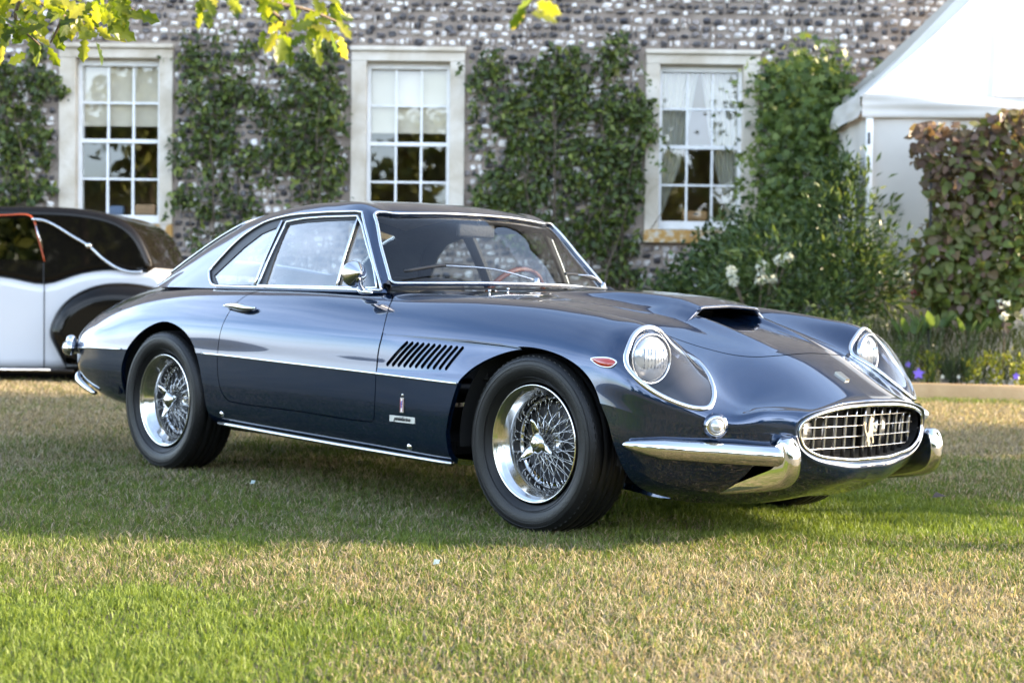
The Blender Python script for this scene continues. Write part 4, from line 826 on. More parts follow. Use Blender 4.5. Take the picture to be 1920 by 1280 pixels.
# ------------------------------------------------------------------ flint house with three sash windows
WY = 18.5; WK = 18.5 / 17
def hz(z): return .858 + (z - .858) * WK
M['mortar'] = noise_color(mat('lime_mortar', rough=.95), [(.3, (.20, .16, .13)), (.6, (.32, .265, .22)), (.8, (.41, .345, .28))], 4, bump=.5, bscale=60)
FL = [(.0, (.032, .031, .036)), (.24, (.062, .058, .062)), (.36, (.14, .125, .122)), (.47, (.30, .265, .25)), (.62, (.45, .415, .39)), (.80, (.64, .61, .58)), (1.0, (.76, .74, .71))]
def flint_mat(name, objr):
    m = mat(name, rough=.35); n, l, b = nodes(m)
    if objr: a = n.new('ShaderNodeObjectInfo'); src = a.outputs['Random']
    else: a = n.new('ShaderNodeAttribute'); a.attribute_name = 'var'; src = a.outputs['Fac']
    x = n.new('ShaderNodeTexNoise'); x.inputs['Scale'].default_value = 22; x.inputs['Detail'].default_value = 4; g = n.new('ShaderNodeNewGeometry'); l.new(g.outputs['Position'], x.inputs['Vector'])
    k = n.new('ShaderNodeMath'); k.operation = 'MULTIPLY_ADD'; k.inputs[1].default_value = .42; l.new(x.outputs['Fac'], k.inputs[0]); s = n.new('ShaderNodeMath'); s.operation = 'ADD'; s.inputs[1].default_value = -.21; l.new(src, s.inputs[0]); l.new(s.outputs[0], k.inputs[2])
    r = n.new('ShaderNodeValToRGB'); r.color_ramp.elements.remove(r.color_ramp.elements[0]); r.color_ramp.elements[0].position = FL[0][0]; r.color_ramp.elements[0].color = (*FL[0][1], 1)
    for p, c in FL[1:]: e = r.color_ramp.elements.new(p); e.color = (*c, 1)
    l.new(k.outputs[0], r.inputs[0]); l.new(r.outputs[0], b.inputs['Base Color']); return m
M['flint'] = flint_mat('knapped_flint', False); M['flint_obj'] = flint_mat('knapped_flint_single', True)
M['stone'] = noise_color(mat('pale_limestone', rough=.85), [(.22, (.30, .25, .17)), (.40, (.48, .42, .33)), (.58, (.60, .55, .47)), (.8, (.68, .65, .59))], 2.4, detail=8, bump=.25, bscale=40, dist=.6)
M['lichen'] = noise_color(mat('lichen_stone', rough=.95), [(.36, (.50, .47, .43)), (.47, (.50, .40, .26)), (.53, (.42, .24, .07)), (.64, (.36, .20, .06)), (.70, (.50, .46, .42))], 9, detail=7, bump=.3, bscale=50)
M['white_paint'] = noise_color(mat('white_sash_paint', rough=.4), [(.3, (.68, .68, .66)), (.7, (.80, .80, .79))], 8)
M['pane'] = glass_mat('window_glass', (.90, .92, .88), 1.5, .0, 3.4)
M['room'] = noise_color(mat('room_wall', rough=.9), [(.3, (.46, .34, .20)), (.7, (.58, .45, .29))], 1.5)
M['blind'] = mat('beige_blind', (.66, .58, .49), .9); M['voile'] = leaf_mat('white_voile', [(0, (.72, .70, .70)), (1, (.80, .78, .77))], .45, .9, attr='none', tcol=1.0)
house = empty('flint_house', (0, WY, 0)); tag(house, 'grey flint cottage wall with three tall white sash windows and climbing plants', 'house')
WIN = [(-4.388, -4.370), (-1.175, -1.172), (2.068, 2.057)]; OW, IW, ZT, ZI, ZS, ZB = .625, .472, 3.548, 3.392, 1.585, 1.43
def box_part(name, x0, x1, y0, y1, z0, z1, m, parent, bev=0.0): b = MB(); b.box(((x0 + x1) / 2, (y0 + y1) / 2, (z0 + z1) / 2), (x1 - x0, y1 - y0, z1 - z0), 0, bev); return b.build(name, m, parent, smooth=False)
wb = MB(); xs = [-10.0]
for c, ci in WIN: xs += [c - OW + .04, c + OW - .04]
xs.append(13.0); WH = 11.2
for i in range(0, len(xs), 2): wb.box(((xs[i] + xs[i + 1]) / 2, .2, (WH - .4) / 2), (xs[i + 1] - xs[i], .4, WH + .4))
for i in range(1, len(xs) - 1, 2): wb.box(((xs[i] + xs[i + 1]) / 2, .2, (ZB + .02 - .4) / 2), (xs[i + 1] - xs[i], .4, ZB + .02 + .4)); wb.box(((xs[i] + xs[i + 1]) / 2, .2, (ZT - .02 + WH) / 2), (xs[i + 1] - xs[i], .4, WH - ZT + .02))
wall = wb.build('wall', M['mortar'], house, smooth=False)
rf = MB(); rf.put([(-10.3, -.5, 11.0), (13.3, -.5, 11.0), (13.3, 4.6, 15.6), (-10.3, 4.6, 15.6), (-10.3, 9.7, 11.0), (13.3, 9.7, 11.0)], [[0, 1, 2, 3], [3, 2, 5, 4]]); rf.build('roof', noise_color(mat('slate', rough=.7), [(.3, (.05, .052, .06)), (.7, (.10, .10, .11))], 6), house, smooth=False)
def flint_vf(seed):
    r = np.random.default_rng(seed); n = 8; a = (np.arange(n) + r.uniform(-.32, .32, n)) * 2 * PI / n; q = np.abs(np.cos(a)) ** 4 + np.abs(np.sin(a)) ** 4; R = (r.uniform(.80, 1.06, n)) / q ** .2
    b = np.stack([np.cos(a) * R * .5, np.full(n, .012), np.sin(a) * R * .5], 1); t = b * r.uniform(.68, .86, (n, 1)); t[:, 1] = -r.uniform(.016, .036, n); c = np.array([[r.uniform(-.12, .12), -r.uniform(.020, .050), r.uniform(-.12, .12)]])
    return np.concatenate([b, t, c]), [[k, (k + 1) % n, n + (k + 1) % n, n + k] for k in range(n)] + [[n + k, n + (k + 1) % n, 2 * n] for k in range(n)]
FV = [flint_vf(s) for s in range(10)]; FMe = [mesh_data('flint', v * np.array([1, 1, 1]), f, M['flint_obj'], smooth=False) for v, f in FV]
FL_ = []
z = .12
while z < 4.55:
    rh = rng.uniform(.058, .094); x = -8.2 + rng.uniform(0, .05)
    while x < 6.5:
        w_ = rng.uniform(.050, .135) if rng.random() < .8 else rng.uniform(.025, .045)
        cx_ = x + w_ / 2
        if not any(abs(cx_ - c) < OW + w_ * .42 and ZB - .02 < z < ZT + .05 for c, _ in WIN): FL_.append((cx_, z + rng.normal(0, .010), w_ * .97, rh * rng.uniform(.70, 1.06)))
        x += w_ + .006
    z += rh + .002
FL_ = np.array(FL_)
show = np.argsort(np.where(FL_[:, 1] > ZT + .12, 0, 10) + np.where((FL_[:, 0] > -5.7) & (FL_[:, 0] < 4.4) & (FL_[:, 1] < 4.1), 0, 5) - FL_[:, 2] * FL_[:, 3] * 30)[:300]; single = np.zeros(len(FL_), bool); single[show] = True
VV = []; FF = []; AA = []; nn_ = 0
for i, (x, z, w_, h_) in enumerate(FL_):
    v, f = FV[i % 10]
    if single[i]: o = add('flint', FMe[i % 10], wall, (x, 0, z)); o.scale = (w_, 1, h_)
    else: VV.append(v * np.array([w_, 1, h_]) + np.array([x, 0, z])); FF += [[k + nn_ for k in q] for q in f]; AA.append(np.full(len(v), rng.random())); nn_ += len(v)
fo = mk('flint', np.concatenate(VV), FF, M['flint'], wall, smooth=False, attrs={'var': np.concatenate(AA)}); fo['kind'] = 'stuff'
for wi_, (c, ci) in enumerate(WIN):
    fr_ = MB(); sy = .14
    fr_.box((ci - IW + .026, sy, (ZS + ZI) / 2), (.052, .10, ZI - ZS)); fr_.box((ci + IW - .026, sy, (ZS + ZI) / 2), (.052, .10, ZI - ZS)); fr_.box((ci, sy, ZI - .035), (2 * IW, .098, .07)); fr_.box((ci, sy - .005, ZS + .045), (2 * IW, .11, .09))
    wn = fr_.build('window', M['white_paint'], house, smooth=False); wn['label'] = ['left sash window with lowered beige blind', 'middle sash window with lowered beige blind', 'right sash window with parted white curtains'][wi_]
    box_part('jamb', c - OW, ci - IW + .012, -.045, .22, ZS - .01, ZI, M['stone'], wn, .008); box_part('jamb', ci + IW - .012, c + OW, -.045, .22, ZS - .01, ZI, M['stone'], wn, .008)
    box_part('lintel', c - OW, c + OW, -.047, .22, ZI + .001, ZT - .05, M['stone'], wn, .006); box_part('lintel_moulding', c - OW - .012, c + OW + .012, -.085, .15, ZT - .049, ZT, M['stone'], wn, .012)
    box_part('sill', c - OW - .01, c + OW + .01, -.10, .20, ZB, ZS - .012, M['lichen'], wn, .012)
    zm = hz(2.36); x0, x1 = ci - IW + .052, ci + IW - .052
    box_part('meeting_rail', x0, x1, sy - .05, sy + .03, zm - .02, zm + .022, M['white_paint'], wn)
    cols = np.linspace(x0, x1, 4)
    for zlo, zhi, yy in ((ZS + .09, zm - .02, sy - .015), (zm + .022, ZI - .07, sy + .015)):
        zmid = (zlo + zhi) / 2
        for k in (1, 2): box_part('glazing_bar', cols[k] - .012, cols[k] + .012, yy - .02, yy + .02, zlo, zhi, M['white_paint'], wn)
        box_part('glazing_bar', x0, x1, yy - .018, yy + .018, zmid - .011, zmid + .011, M['white_paint'], wn)
        for k in range(3):
            for za, zb in ((zlo, zmid), (zmid, zhi)):
                xa, xb = cols[k], cols[k + 1]; t1, t2 = rng.normal(0, .012), rng.normal(0, .012); xm, zmm = (xa + xb) / 2, (za + zb) / 2
                V = [(x, yy + .004 + (x - xm) * t1 + (z - zmm) * t2, z) for x, z in ((xa, za), (xb, za), (xb, zb), (xa, zb))]; mk('pane', V, [[0, 1, 2, 3]], M['pane'], wn, smooth=False)
    # the room behind
    rm = MB(); X0, X1, Y0, Y1, Z0, Z1 = c - 1.35, c + 1.35, .41, 3.6, .75, 4.0
    rm.put([(X0, Y0, Z0), (X1, Y0, Z0), (X1, Y1, Z0), (X0, Y1, Z0), (X0, Y0, Z1), (X1, Y0, Z1), (X1, Y1, Z1), (X0, Y1, Z1)], [[0, 1, 2, 3], [4, 7, 6, 5], [3, 2, 6, 7], [0, 3, 7, 4], [1, 5, 6, 2]]); rm.build('room', M['room'], house, smooth=False)
    if wi_ < 2:
        zb_ = hz(2.50) if wi_ else hz(2.54); V = [(ci - IW - .02, WY + .21, ZI + .05), (ci + IW + .02, WY + .21, ZI + .05), (ci + IW + .02, WY + .21, zb_), (ci - IW - .02, WY + .21, zb_)]
        b = MB(); b.put(V, [[0, 1, 2, 3]]); b.box((ci, WY + .2121, zb_ - .01), (2 * IW, .014, .025)); tag(b.build('roller_blind', M['blind'], smooth=False), ['beige roller blind half lowered inside the left sash window', 'beige roller blind half lowered inside the middle sash window'][wi_], 'blind', 'roller blinds inside the windows')
ci = WIN[2][1]
def curtain(side, label):
    n, m = 44, 30; V = []
    for j in range(m + 1):
        t = j / m; z = ZI + .05 - t * (ZI - ZS + .0)
        e = np.interp(t, [0, .12, .42, .62, 1.0], [.50, .46, .37, .29, .04]) if side < 0 else np.interp(t, [0, .12, .42, .65, 1.0], [.49, .46, .38, .29, .13])
        for i in range(n + 1):
            s_ = i / n; x = (-.02 + (e + .02) * s_) * 2 * IW; f = .022 * math.sin(s_ * 42 + 1.2 * math.sin(3 * t)) + .01 * math.sin(s_ * 17 + 4 * t)
            V.append((ci - IW + x if side < 0 else ci + IW - x, WY + .24 + f, z))
    o = mk('curtain', V, [[j * (n + 1) + i, j * (n + 1) + i + 1, (j + 1) * (n + 1) + i + 1, (j + 1) * (n + 1) + i] for j in range(m) for i in range(n)], M['voile']); tag(o, label, 'curtain', 'curtains of the right window'); return o
curtain(-1, 'white voile curtain drawn to the left side of the right window'); curtain(1, 'white voile curtain drawn to the right side of the right window')
b = MB(); b.box((ci - .02, WY + .33, ZS + .155), (.29, .12, .125), 0, .035); bx_ = b.build('wooden_box', noise_color(mat('tan_wood', rough=.6), [(.3, (.42, .22, .10)), (.7, (.56, .33, .16))], 6)); tag(bx_, 'tan rounded wooden box with oval handle hole standing inside the right window', 'box')
b = MB(); V, F = lathe_vf([(.0, 0), (.035, 0)], 16, 'y'); b.put(V * np.array([1, 1, .42]) + np.array([ci - .01, WY + .268, ZS + .18]), F); b.build('handle_hole', M['leather'], bx_)
b = MB(); b.box((WIN[0][1] - .10, WY + .32, ZS + .15), (.19, .12, .10), 0, .01); tag(b.build('storage_box', mat('blue_card', (.16, .22, .38), .7)), 'small blue box standing inside the left window at the bottom', 'box')
b = MB(); b.box((WIN[0][1] + .24, WY + .34, ZS + .16), (.23, .14, .12), 0, .012); tag(b.build('storage_box', mat('tan_card', (.45, .27, .16), .7)), 'small tan box standing inside the left window at the bottom right', 'box')
# ------------------------------------------------------------------ white marquee on the right
M['canvas'] = noise_color(mat('white_canvas', rough=.75), [(.3, (.50, .475, .435)), (.7, (.58, .56, .52))], 1.2, bump=.5, bscale=2.4); M['canvas'].node_tree.nodes['Principled BSDF'].inputs['Subsurface Weight'].default_value = 0
M['alu'] = mat('white_aluminium', (.78, .78, .77), .35)
TY = 16.0; mq = empty('marquee', (3.36, TY, 0)); tag(mq, 'white canvas marquee with steep roof standing beside the flint wall', 'tent')
EZ, DY, TX = 2.585, 2.25, 7.5
def drape(name, P00, P10, P11, P01, nx, ny, amp, fr, seed, m=M['canvas'], sag=0.0):
    """cloth between four corners with soft folds"""
    V = []; P = [np.array(p, float) for p in (P00, P10, P11, P01)]; nrm = np.cross(P[1] - P[0], P[3] - P[0]); nrm /= np.linalg.norm(nrm)
    for j in range(ny + 1):
        for i in range(nx + 1):
            s_, t = i / nx, j / ny; p = (P[0] * (1 - s_) + P[1] * s_) * (1 - t) + (P[3] * (1 - s_) + P[2] * s_) * t
            w_ = amp * (math.sin(s_ * fr + 2.1 * math.sin(t * 2.2 + seed) + seed) * (.4 + .6 * math.sin(PI * min(1, t * 1.1) * .9)) + .8 * (vnoise(s_ * 7, t * 5, 1, seed) - .5) * 2) - sag * math.sin(PI * t) * 1.0
            V.append(p + nrm * w_)
    return mk(name, V, [[j * (nx + 1) + i, j * (nx + 1) + i + 1, (j + 1) * (nx + 1) + i + 1, (j + 1) * (nx + 1) + i] for j in range(ny) for i in range(nx)], m, mq)
drape('wall_panel', (.05, .0, EZ + .02), (TX, .0, EZ + .02), (TX, .0, -.15), (.05, .0, -.15), 120, 40, .030, 30, 3)
drape('wall_panel', (.0, DY, EZ + .02), (.0, .05, EZ + .02), (.0, .05, -.15), (.0, DY, -.15), 40, 40, .022, 22, 5)
drape('wall_panel', (TX, DY, EZ), (.0, DY, EZ), (.0, DY, -.15), (TX, DY, -.15), 20, 10, .01, 20, 6)
RZ, RX, RY = 5.3, 2.35, 1.1
drape('roof', (-.05, -.05, EZ + .19), (TX, -.05, EZ + .19), (TX, RY, RZ), (RX, RY, RZ), 60, 30, .012, 9, 2, sag=.16)
drape('roof', (-.05, DY + .05, EZ + .19), (-.05, -.05, EZ + .19), (RX, RY, RZ), (RX, RY, RZ), 40, 30, .012, 7, 4, sag=.16)
drape('roof', (TX, DY + .05, EZ + .19), (-.05, DY + .05, EZ + .19), (RX, RY, RZ), (TX, RY, RZ), 30, 20, .012, 9, 7, sag=.16)
drape('valance', (-.06, -.07, EZ + .20), (TX, -.07, EZ + .20), (TX, -.085, EZ - .02), (-.06, -.085, EZ - .02), 120, 10, .026, 24, 9)
drape('valance', (-.07, DY + .06, EZ + .20), (-.07, -.06, EZ + .20), (-.085, -.06, EZ - .02), (-.085, DY + .06, EZ - .02), 50, 10, .016, 16, 11)
for x0, x1 in ((1.2, 2.9), (2.7, 3.7), (4.2, 4.6)):
    t = MB(); t.tube([(x0 + (x1 - x0) * k, -.05 + (RY + .05) * k, EZ + .19 + (RZ - EZ - .19) * k - .16 * math.sin(PI * k) + .012) for k in np.linspace(0, 1, 12)], .007, 5); t.build('roof_seam', M['canvas'], mq)
b = MB(); b.box((.02, -.02, 1.22), (.065, .065, 2.75), 0, .006); b.build('post', M['alu'], mq); b = MB(); b.box((.01, -.066, EZ - .22), (.018, .03, .11), 0, .004); b.build('strap', M['seal'], mq)
# ------------------------------------------------------------------ raised bed
M['soil'] = noise_color(mat('bark_soil', rough=1), [(.3, (.05, .032, .02)), (.7, (.14, .09, .055))], 14, bump=.8, bscale=50)
M['timber'] = noise_color(mat('pale_timber', rough=.75), [(.25, (.36, .22, .10)), (.5, (.46, .30, .15)), (.75, (.52, .37, .21))], 5, detail=6, bump=.2, bscale=30)
tn, tl, tb_ = nodes(M['timber']); [x for x in tn if x.type == 'TEX_NOISE'][0].inputs['Scale'].default_value = 3
BY = 14.9
for x0, x1, lab in ((.7, 2.95, 'pale timber board edging the flower bed, left length partly behind the car nose'), (2.956, 5.6, 'pale timber board edging the flower bed, right length')):
    p = on_lawn((x0 + x1) / 2, BY, 0); m = MB(); m.box((0, 0, .065), (x1 - x0, .055, .17), 0, .006); o = m.build('timber_edging', M['timber']); o.location = p; o.rotation_euler = (0, .0145, 0); tag(o, lab, 'timber edging', 'timber boards edging the bed')
Xs, Ys = np.meshgrid(np.linspace(-9, 9, 90), np.linspace(BY + .03, WY + .02, 30)); Zs = .075 - .0145 * Xs + .05 * (fbm(Xs, Ys, 2.5, 77) - .3) * (Xs > .5) - .14 * sstep(.8, .2, Xs)
tag(mk('flower_bed_soil', np.stack([Xs, Ys, Zs], -1).reshape(-1, 3), [[j * 90 + i, j * 90 + i + 1, (j + 1) * 90 + i + 1, (j + 1) * 90 + i] for j in range(29) for i in range(89)], M['soil']), kind='structure')
# ------------------------------------------------------------------ foliage
LEAF = {'oval': (np.array([(0, 0, 0), (.24, .30, .05), (.20, .68, .03), (0, 1, -.06), (-.20, .68, .03), (-.24, .30, .05), (0, .5, -.02)]), [[0, 1, 6], [1, 2, 6], [2, 3, 6], [3, 4, 6], [4, 5, 6], [5, 0, 6]]),
        'diamond': (np.array([(0, 0, 0), (.27, .42, .06), (0, 1, -.05), (-.27, .42, .06)]), [[0, 1, 2], [0, 2, 3]]),
        'lance': (np.array([(0, 0, 0), (.155, .45, .05), (0, 1, -.10), (-.155, .45, .05)]), [[0, 1, 2], [0, 2, 3]]),
        'needle': (np.array([(-.03, 0, 0), (.03, 0, 0), (0, 1, -.04)]), [[0, 1, 2]]),
        'heart': (np.array([(0, 0, 0), (.30, .06, .03), (.40, .34, .06), (.22, .72, .02), (0, 1, -.08), (-.22, .72, .02), (-.40, .34, .06), (-.30, .06, .03), (0, .5, -.02)]), [[k, (k + 1) % 8, 8] for k in range(8)]),
        'palm': (np.array([(0, .1, 0), (.16, .28, 0), (.52, .22, -.03), (.24, .48, 0), (.42, .78, -.04), (.10, .62, .02), (0, 1.05, -.06), (-.10, .62, .02), (-.42, .78, -.04), (-.24, .48, 0), (-.52, .22, -.03), (-.16, .28, 0), (0, .42, .01)]), [[k, (k + 1) % 12, 12] for k in range(12)]),
        'oak': (np.array([(0, 0, 0), (.06, .10, .0), (.20, .22, .04), (.12, .34, .02), (.27, .48, .05), (.16, .60, .02), (.22, .76, .03), (.08, .88, 0), (0, 1, -.06), (-.08, .88, 0), (-.22, .76, .03), (-.16, .60, .02), (-.27, .48, .05), (-.12, .34, .02), (-.20, .22, .04), (-.06, .10, 0), (0, .5, -.03)]), [[k, (k + 1) % 16, 16] for k in range(16)])}
def frames(T, Nn):
    T = T / (np.linalg.norm(T, axis=1, keepdims=True) + 1e-9); X = np.cross(T, Nn); X /= np.linalg.norm(X, axis=1, keepdims=True) + 1e-9; Z = np.cross(X, T); return X, T, Z
def leaf_cloud(P, T, Nn, L, kind, var):
    lv, lf = LEAF[kind]; X, Y, Z = frames(T, Nn); n = len(P); L = np.broadcast_to(L, (n,))
    V = P[:, None] + (X[:, None] * lv[None, :, 0:1] + Y[:, None] * lv[None, :, 1:2] + Z[:, None] * lv[None, :, 2:3]) * L[:, None, None]
    F = (np.arange(n)[:, None, None] * len(lv) + np.array(lf)[None]).reshape(-1, 3); return V.reshape(-1, 3), F, np.repeat(var, len(lv))
def leaf_parts(name, P, T, Nn, L, kind, m, parent):
    lv, lf = LEAF[kind]; key = name + kind + m.name; me = LMESH.setdefault(key, mesh_data(name, lv, lf, m)); X, Y, Z = frames(T, Nn); L = np.broadcast_to(L, (len(P),))
    for i in range(len(P)):
        o = bpy.data.objects.new(name, me); COL.objects.link(o); o.parent = parent; mt = np.eye(4); mt[:3, 0] = X[i] * L[i]; mt[:3, 1] = Y[i] * L[i]; mt[:3, 2] = Z[i] * L[i]; mt[:3, 3] = P[i]; o.matrix_local = Matrix(mt.tolist())
LMESH = {}
def orient(n, out, droop=.4, spread=.8):
    Nn = out + rng.normal(0, spread, (n, 3)); Nn /= np.linalg.norm(Nn, axis=1, keepdims=True); T = rng.normal(0, 1, (n, 3)) + np.array([0, 0, -droop]); T -= Nn * (T * Nn).sum(1, keepdims=True); return T, Nn
def blob_pts(blobs, n, shell=.45, seed=1, lump=.35):
    """points through the outer part of a lumpy union of ellipsoids, with outward directions"""
    w_ = np.array([b[3] * b[5] + b[4] * b[5] for b in blobs]); w_ /= w_.sum(); k = rng.choice(len(blobs), n, p=w_); B = np.array(blobs)[k]; d = rng.normal(0, 1, (n, 3)); d /= np.linalg.norm(d, axis=1, keepdims=True)
    r = 1 - shell * rng.random(n) ** 1.5; r *= 1 + lump * (vnoise(d[:, 0] * 2.3 + d[:, 1] * 1.7 + k * 3.1, d[:, 2] * 2.6 + d[:, 1], 1.6, seed) - .5) * 2 + rng.normal(0, .05, n)
    return B[:, :3] + d * r[:, None] * B[:, 3:6], d
def plant(name, label, cat, base, P, out, L, kind, stops, parts=0, group=None, droop=.4, spread=.8, stems=None, transl=.32, rough=.42, var=None, tmode=None, stem_r=.010):
    root = empty(name, tuple(base)); tag(root, label, cat, group); n = len(P); base = np.array(base); L = np.broadcast_to(L, (n,)) * rng.uniform(.5, 1.35, n); T, Nn = orient(n, out, droop, spread)
    if tmode is not None: T = tmode + rng.normal(0, .25, (n, 3))
    v = rng.random(n) if var is None else var; Pl = P - base
    m = leaf_mat(name + '_leaf', stops, transl, rough)
    sel = np.zeros(n, bool)
    if parts:
        dist = P[:, 1] - .25 * L / L.mean(); sel[np.argsort(dist)[:parts * 3]] = True; ii = rng.permutation(np.where(sel)[0])[:parts]; sel[:] = False; sel[ii] = True
        mo = leaf_mat(name + '_leaf_single', stops, transl, rough, obj_random=True); leaf_parts('leaf', Pl[sel], T[sel], Nn[sel], L[sel], kind, mo, root)
    V, F, a = leaf_cloud(Pl[~sel], T[~sel], Nn[~sel], L[~sel], kind, v[~sel]); f = mk('foliage', V, F, m, root, attrs={'var': a}); f['kind'] = 'stuff'
    if stems:
        for s in stems:
            t = MB(); s = np.array(s, float) - base; t.tube(smooth_curve(s, 4), np.linspace(stem_r, stem_r * .35, len(smooth_curve(s, 4))), 6); t.build('stem', M['bark'], root)
    return root
M['bark'] = noise_color(mat('bark', rough=.95), [(.3, (.06, .045, .032)), (.7, (.13, .10, .07))], 9, bump=.6, bscale=30)
# climbers on the wall: leaf cover between the windows, thin where the flint shows
def climber(label, poly, n, stops, seed, thin=.42, L=.082, stems=(), kind='diamond', depth=.20):
    pw = np.array([[at(px, py, WY)[0], at(px, py, WY)[2]] for px, py in poly]); lo, hi = pw.min(0) - .15, pw.max(0) + .15; P = []
    while sum(len(p) for p in P) < n:
        x = rng.uniform(lo[0], hi[0], n); z = rng.uniform(lo[1], hi[1], n); d = poly_sd(x, z, pw); nz = fbm(x, z, 2.3, seed) * .55 + fbm(x, z, 6.5, seed + 5) * .45
        k = (d + 1.15 * (nz - .57) > 0) & (nz > thin + .155 - .17 * rng.random(n)); P.append(np.stack([x[k], WY - .03 - depth * rng.random(k.sum()) * np.clip((nz[k] - thin) * 4.5, .12, 1), z[k]], 1))
    P = np.concatenate(P)[:n]; ext = []
    for _ in range(max(10, n // 160)):      # stray shoots
        a = P[rng.integers(n)]; d = np.array([rng.normal(0, .5), 0, rng.normal(-.15, .5)]); L_ = rng.uniform(.25, .7); k = rng.random(16)[:, None]; ext.append(a + d * L_ * k + np.array([0, -.10, -.22]) * k ** 2 * L_ + rng.normal(0, .022, (16, 3)))
    ext = np.concatenate(ext); ext = ext[[not any(abs(e[0] - c) < IW + .05 and ZS < e[2] < ZI for c in (WIN[0][1], WIN[1][1], WIN[2][1])) for e in ext]]; P = np.concatenate([P, ext]); n = len(P); out = np.tile([0, -1, .25], (n, 1)); st = [[at(px, py, WY - .05) for px, py in s] for s in stems]
    base = (float(P[:, 0].mean()), WY - .08, 0.05)
    x0, x1 = pw[:, 0].min(), pw[:, 0].max(); zt = pw[:, 1].max()
    for _ in range(int((x1 - x0) * 5)):
        xa = rng.uniform(x0 + .15, x1 - .15); xb = xa + rng.normal(0, .25)
        if any(abs(q_ - c) < OW + .12 for q_ in (xa, xb) for c, _c in WIN): continue
        zz = rng.uniform(1.7, zt - .2); st.append([(xa + (xb - xa) * k + rng.normal(0, .045), WY - rng.uniform(.08, .22), .2 + (zz - .2) * k) for k in np.linspace(0, 1, 7)])
    return plant('climbing_plant', label, 'climbing plant', base, P, out, L, kind, stops, 0, 'climbing plants on the flint wall', .7, .75, st, .25, .4, stem_r=.013)
IVY = [(0, (.026, .040, .010)), (.45, (.050, .076, .017)), (.8, (.095, .130, .025)), (1, (.20, .23, .05))]
climber('dark climbing plant on the wall left of the left window', [(-60, 70), (90, 80), (108, 130), (100, 400), (-60, 420)], 2000, IVY, 2, .40, stems=[[(40, 700), (30, 420), (50, 200)]])
climber('dark climbing plant covering the wall between the left and middle windows', [(335, 75), (430, 62), (520, 85), (640, 90), (650, 180), (640, 250), (655, 330), (620, 410), (600, 470), (330, 480), (325, 300), (345, 200)], 3300, IVY, 5, .37, stems=[[(430, 700), (450, 400), (420, 150)], [(520, 700), (540, 420), (560, 160)]])
climber('dense climbing plant covering the wall between the middle and right windows', [(880, 85), (960, 95), (1090, 62), (1195, 85), (1215, 190), (1212, 330), (1195, 470), (1210, 560), (1010, 560), (930, 440), (880, 380), (890, 250), (872, 160)], 5200, IVY, 9, .35, stems=[[(1090, 720), (1110, 480), (1080, 260)], [(1170, 720), (1150, 450), (1190, 200)], [(1040, 720), (1060, 420), (1000, 200)], [(1210, 720), (1160, 540), (1240, 400)]])
climber('light green climbing plant above and right of the right window', [(1432, 105), (1500, 95), (1560, 110), (1640, 120), (1590, 190), (1560, 260), (1440, 250), (1425, 180)], 2600, [(0, (.035, .06, .016)), (.5, (.07, .115, .025)), (1, (.16, .20, .05))], 14, .34)
# arching rose shoots in front of the right window
rp = []
for (a_, b_2) in (((1205, 190), (1230, 240)), ((1200, 205), (1245, 280)), ((1195, 230), (1262, 292)), ((1205, 270), (1250, 330)), ((1200, 120), (1222, 165))):
    p, q = np.array(at(*a_, WY - .22)), np.array(at(*b_2, WY - .34)); k = rng.random(26)[:, None]; rp.append(p * (1 - k) + q * k + rng.normal(0, .028, (26, 3)))
rp = np.concatenate(rp); plant('rose_shoots', 'loose arching rose shoots overlapping the left edge of the right window', 'rose', (rp[:, 0].mean(), WY - .25, .1), rp, np.tile([0, -1, .4], (len(rp), 1)), .055, 'oval', [(0, (.05, .08, .02)), (1, (.13, .18, .05))], 60, stems=[[at(1160, 560, WY - .1), at(1180, 330, WY - .15), at(1215, 230, WY - .25), at(1262, 292, WY - .34)]])
# maple-leaved climber between window and tent
def bl(px, py, Y, rx, rz, ry=None): p = at(px, py, Y); return (p[0], p[1], p[2], rx, ry or rx * .8, rz)
P, o_ = blob_pts([bl(1500, 220, 17.7, .62, .55), bl(1470, 310, 17.6, .40, .55), bl(1520, 130, 17.9, .50, .25), bl(1560, 260, 17.5, .35, .5), bl(1460, 400, 17.4, .45, .5), bl(1530, 380, 17.4, .5, .6)], 3000, .65, 4, .7)
plant('maple_leaf_climber', 'light green maple leaved shrub against the wall right of the right window', 'shrub', (P[:, 0].mean(), 17.6, .05), P, o_ * .5 + [0, -.8, .3], .105, 'palm', [(0, (.045, .075, .018)), (.5, (.08, .125, .026)), (1, (.17, .21, .05))], 300, stems=[[at(1500, 640, 17.7), at(1510, 420, 17.6), at(1530, 200, 17.7)], [at(1545, 640, 17.7), at(1560, 330, 17.5), at(1540, 220, 17.6)]])
# dark narrow-leaved shrub
P, o_ = blob_pts([bl(1590, 420, 15.9, .38, .60), bl(1560, 350, 16.0, .22, .35), bl(1600, 500, 15.7, .55, .35), bl(1500, 510, 15.8, .62, .36), bl(1440, 500, 16.1, .45, .42), bl(1640, 540, 15.6, .36, .30), bl(1540, 570, 15.5, .60, .30), bl(1410, 545, 15.9, .45, .32), bl(1580, 325, 15.95, .10, .18)], 8600, .6, 6, .75)
plant('evergreen_shrub', 'large dark glossy narrow leaved shrub in front of the tent wall', 'shrub', (3.0, 15.9, .05), P, o_, .092, 'lance', [(0, (.030, .056, .018)), (.5, (.062, .100, .032)), (.9, (.11, .155, .05)), (1, (.18, .21, .07))], 300, droop=-.3, stems=[[at(1560, 660, 15.9), at(1580, 480, 15.9), at(1585, 330, 15.95)]], rough=.3, tmode=o_ * .9 + [0, 0, .15] + rng.normal(0, .35, o_.shape))
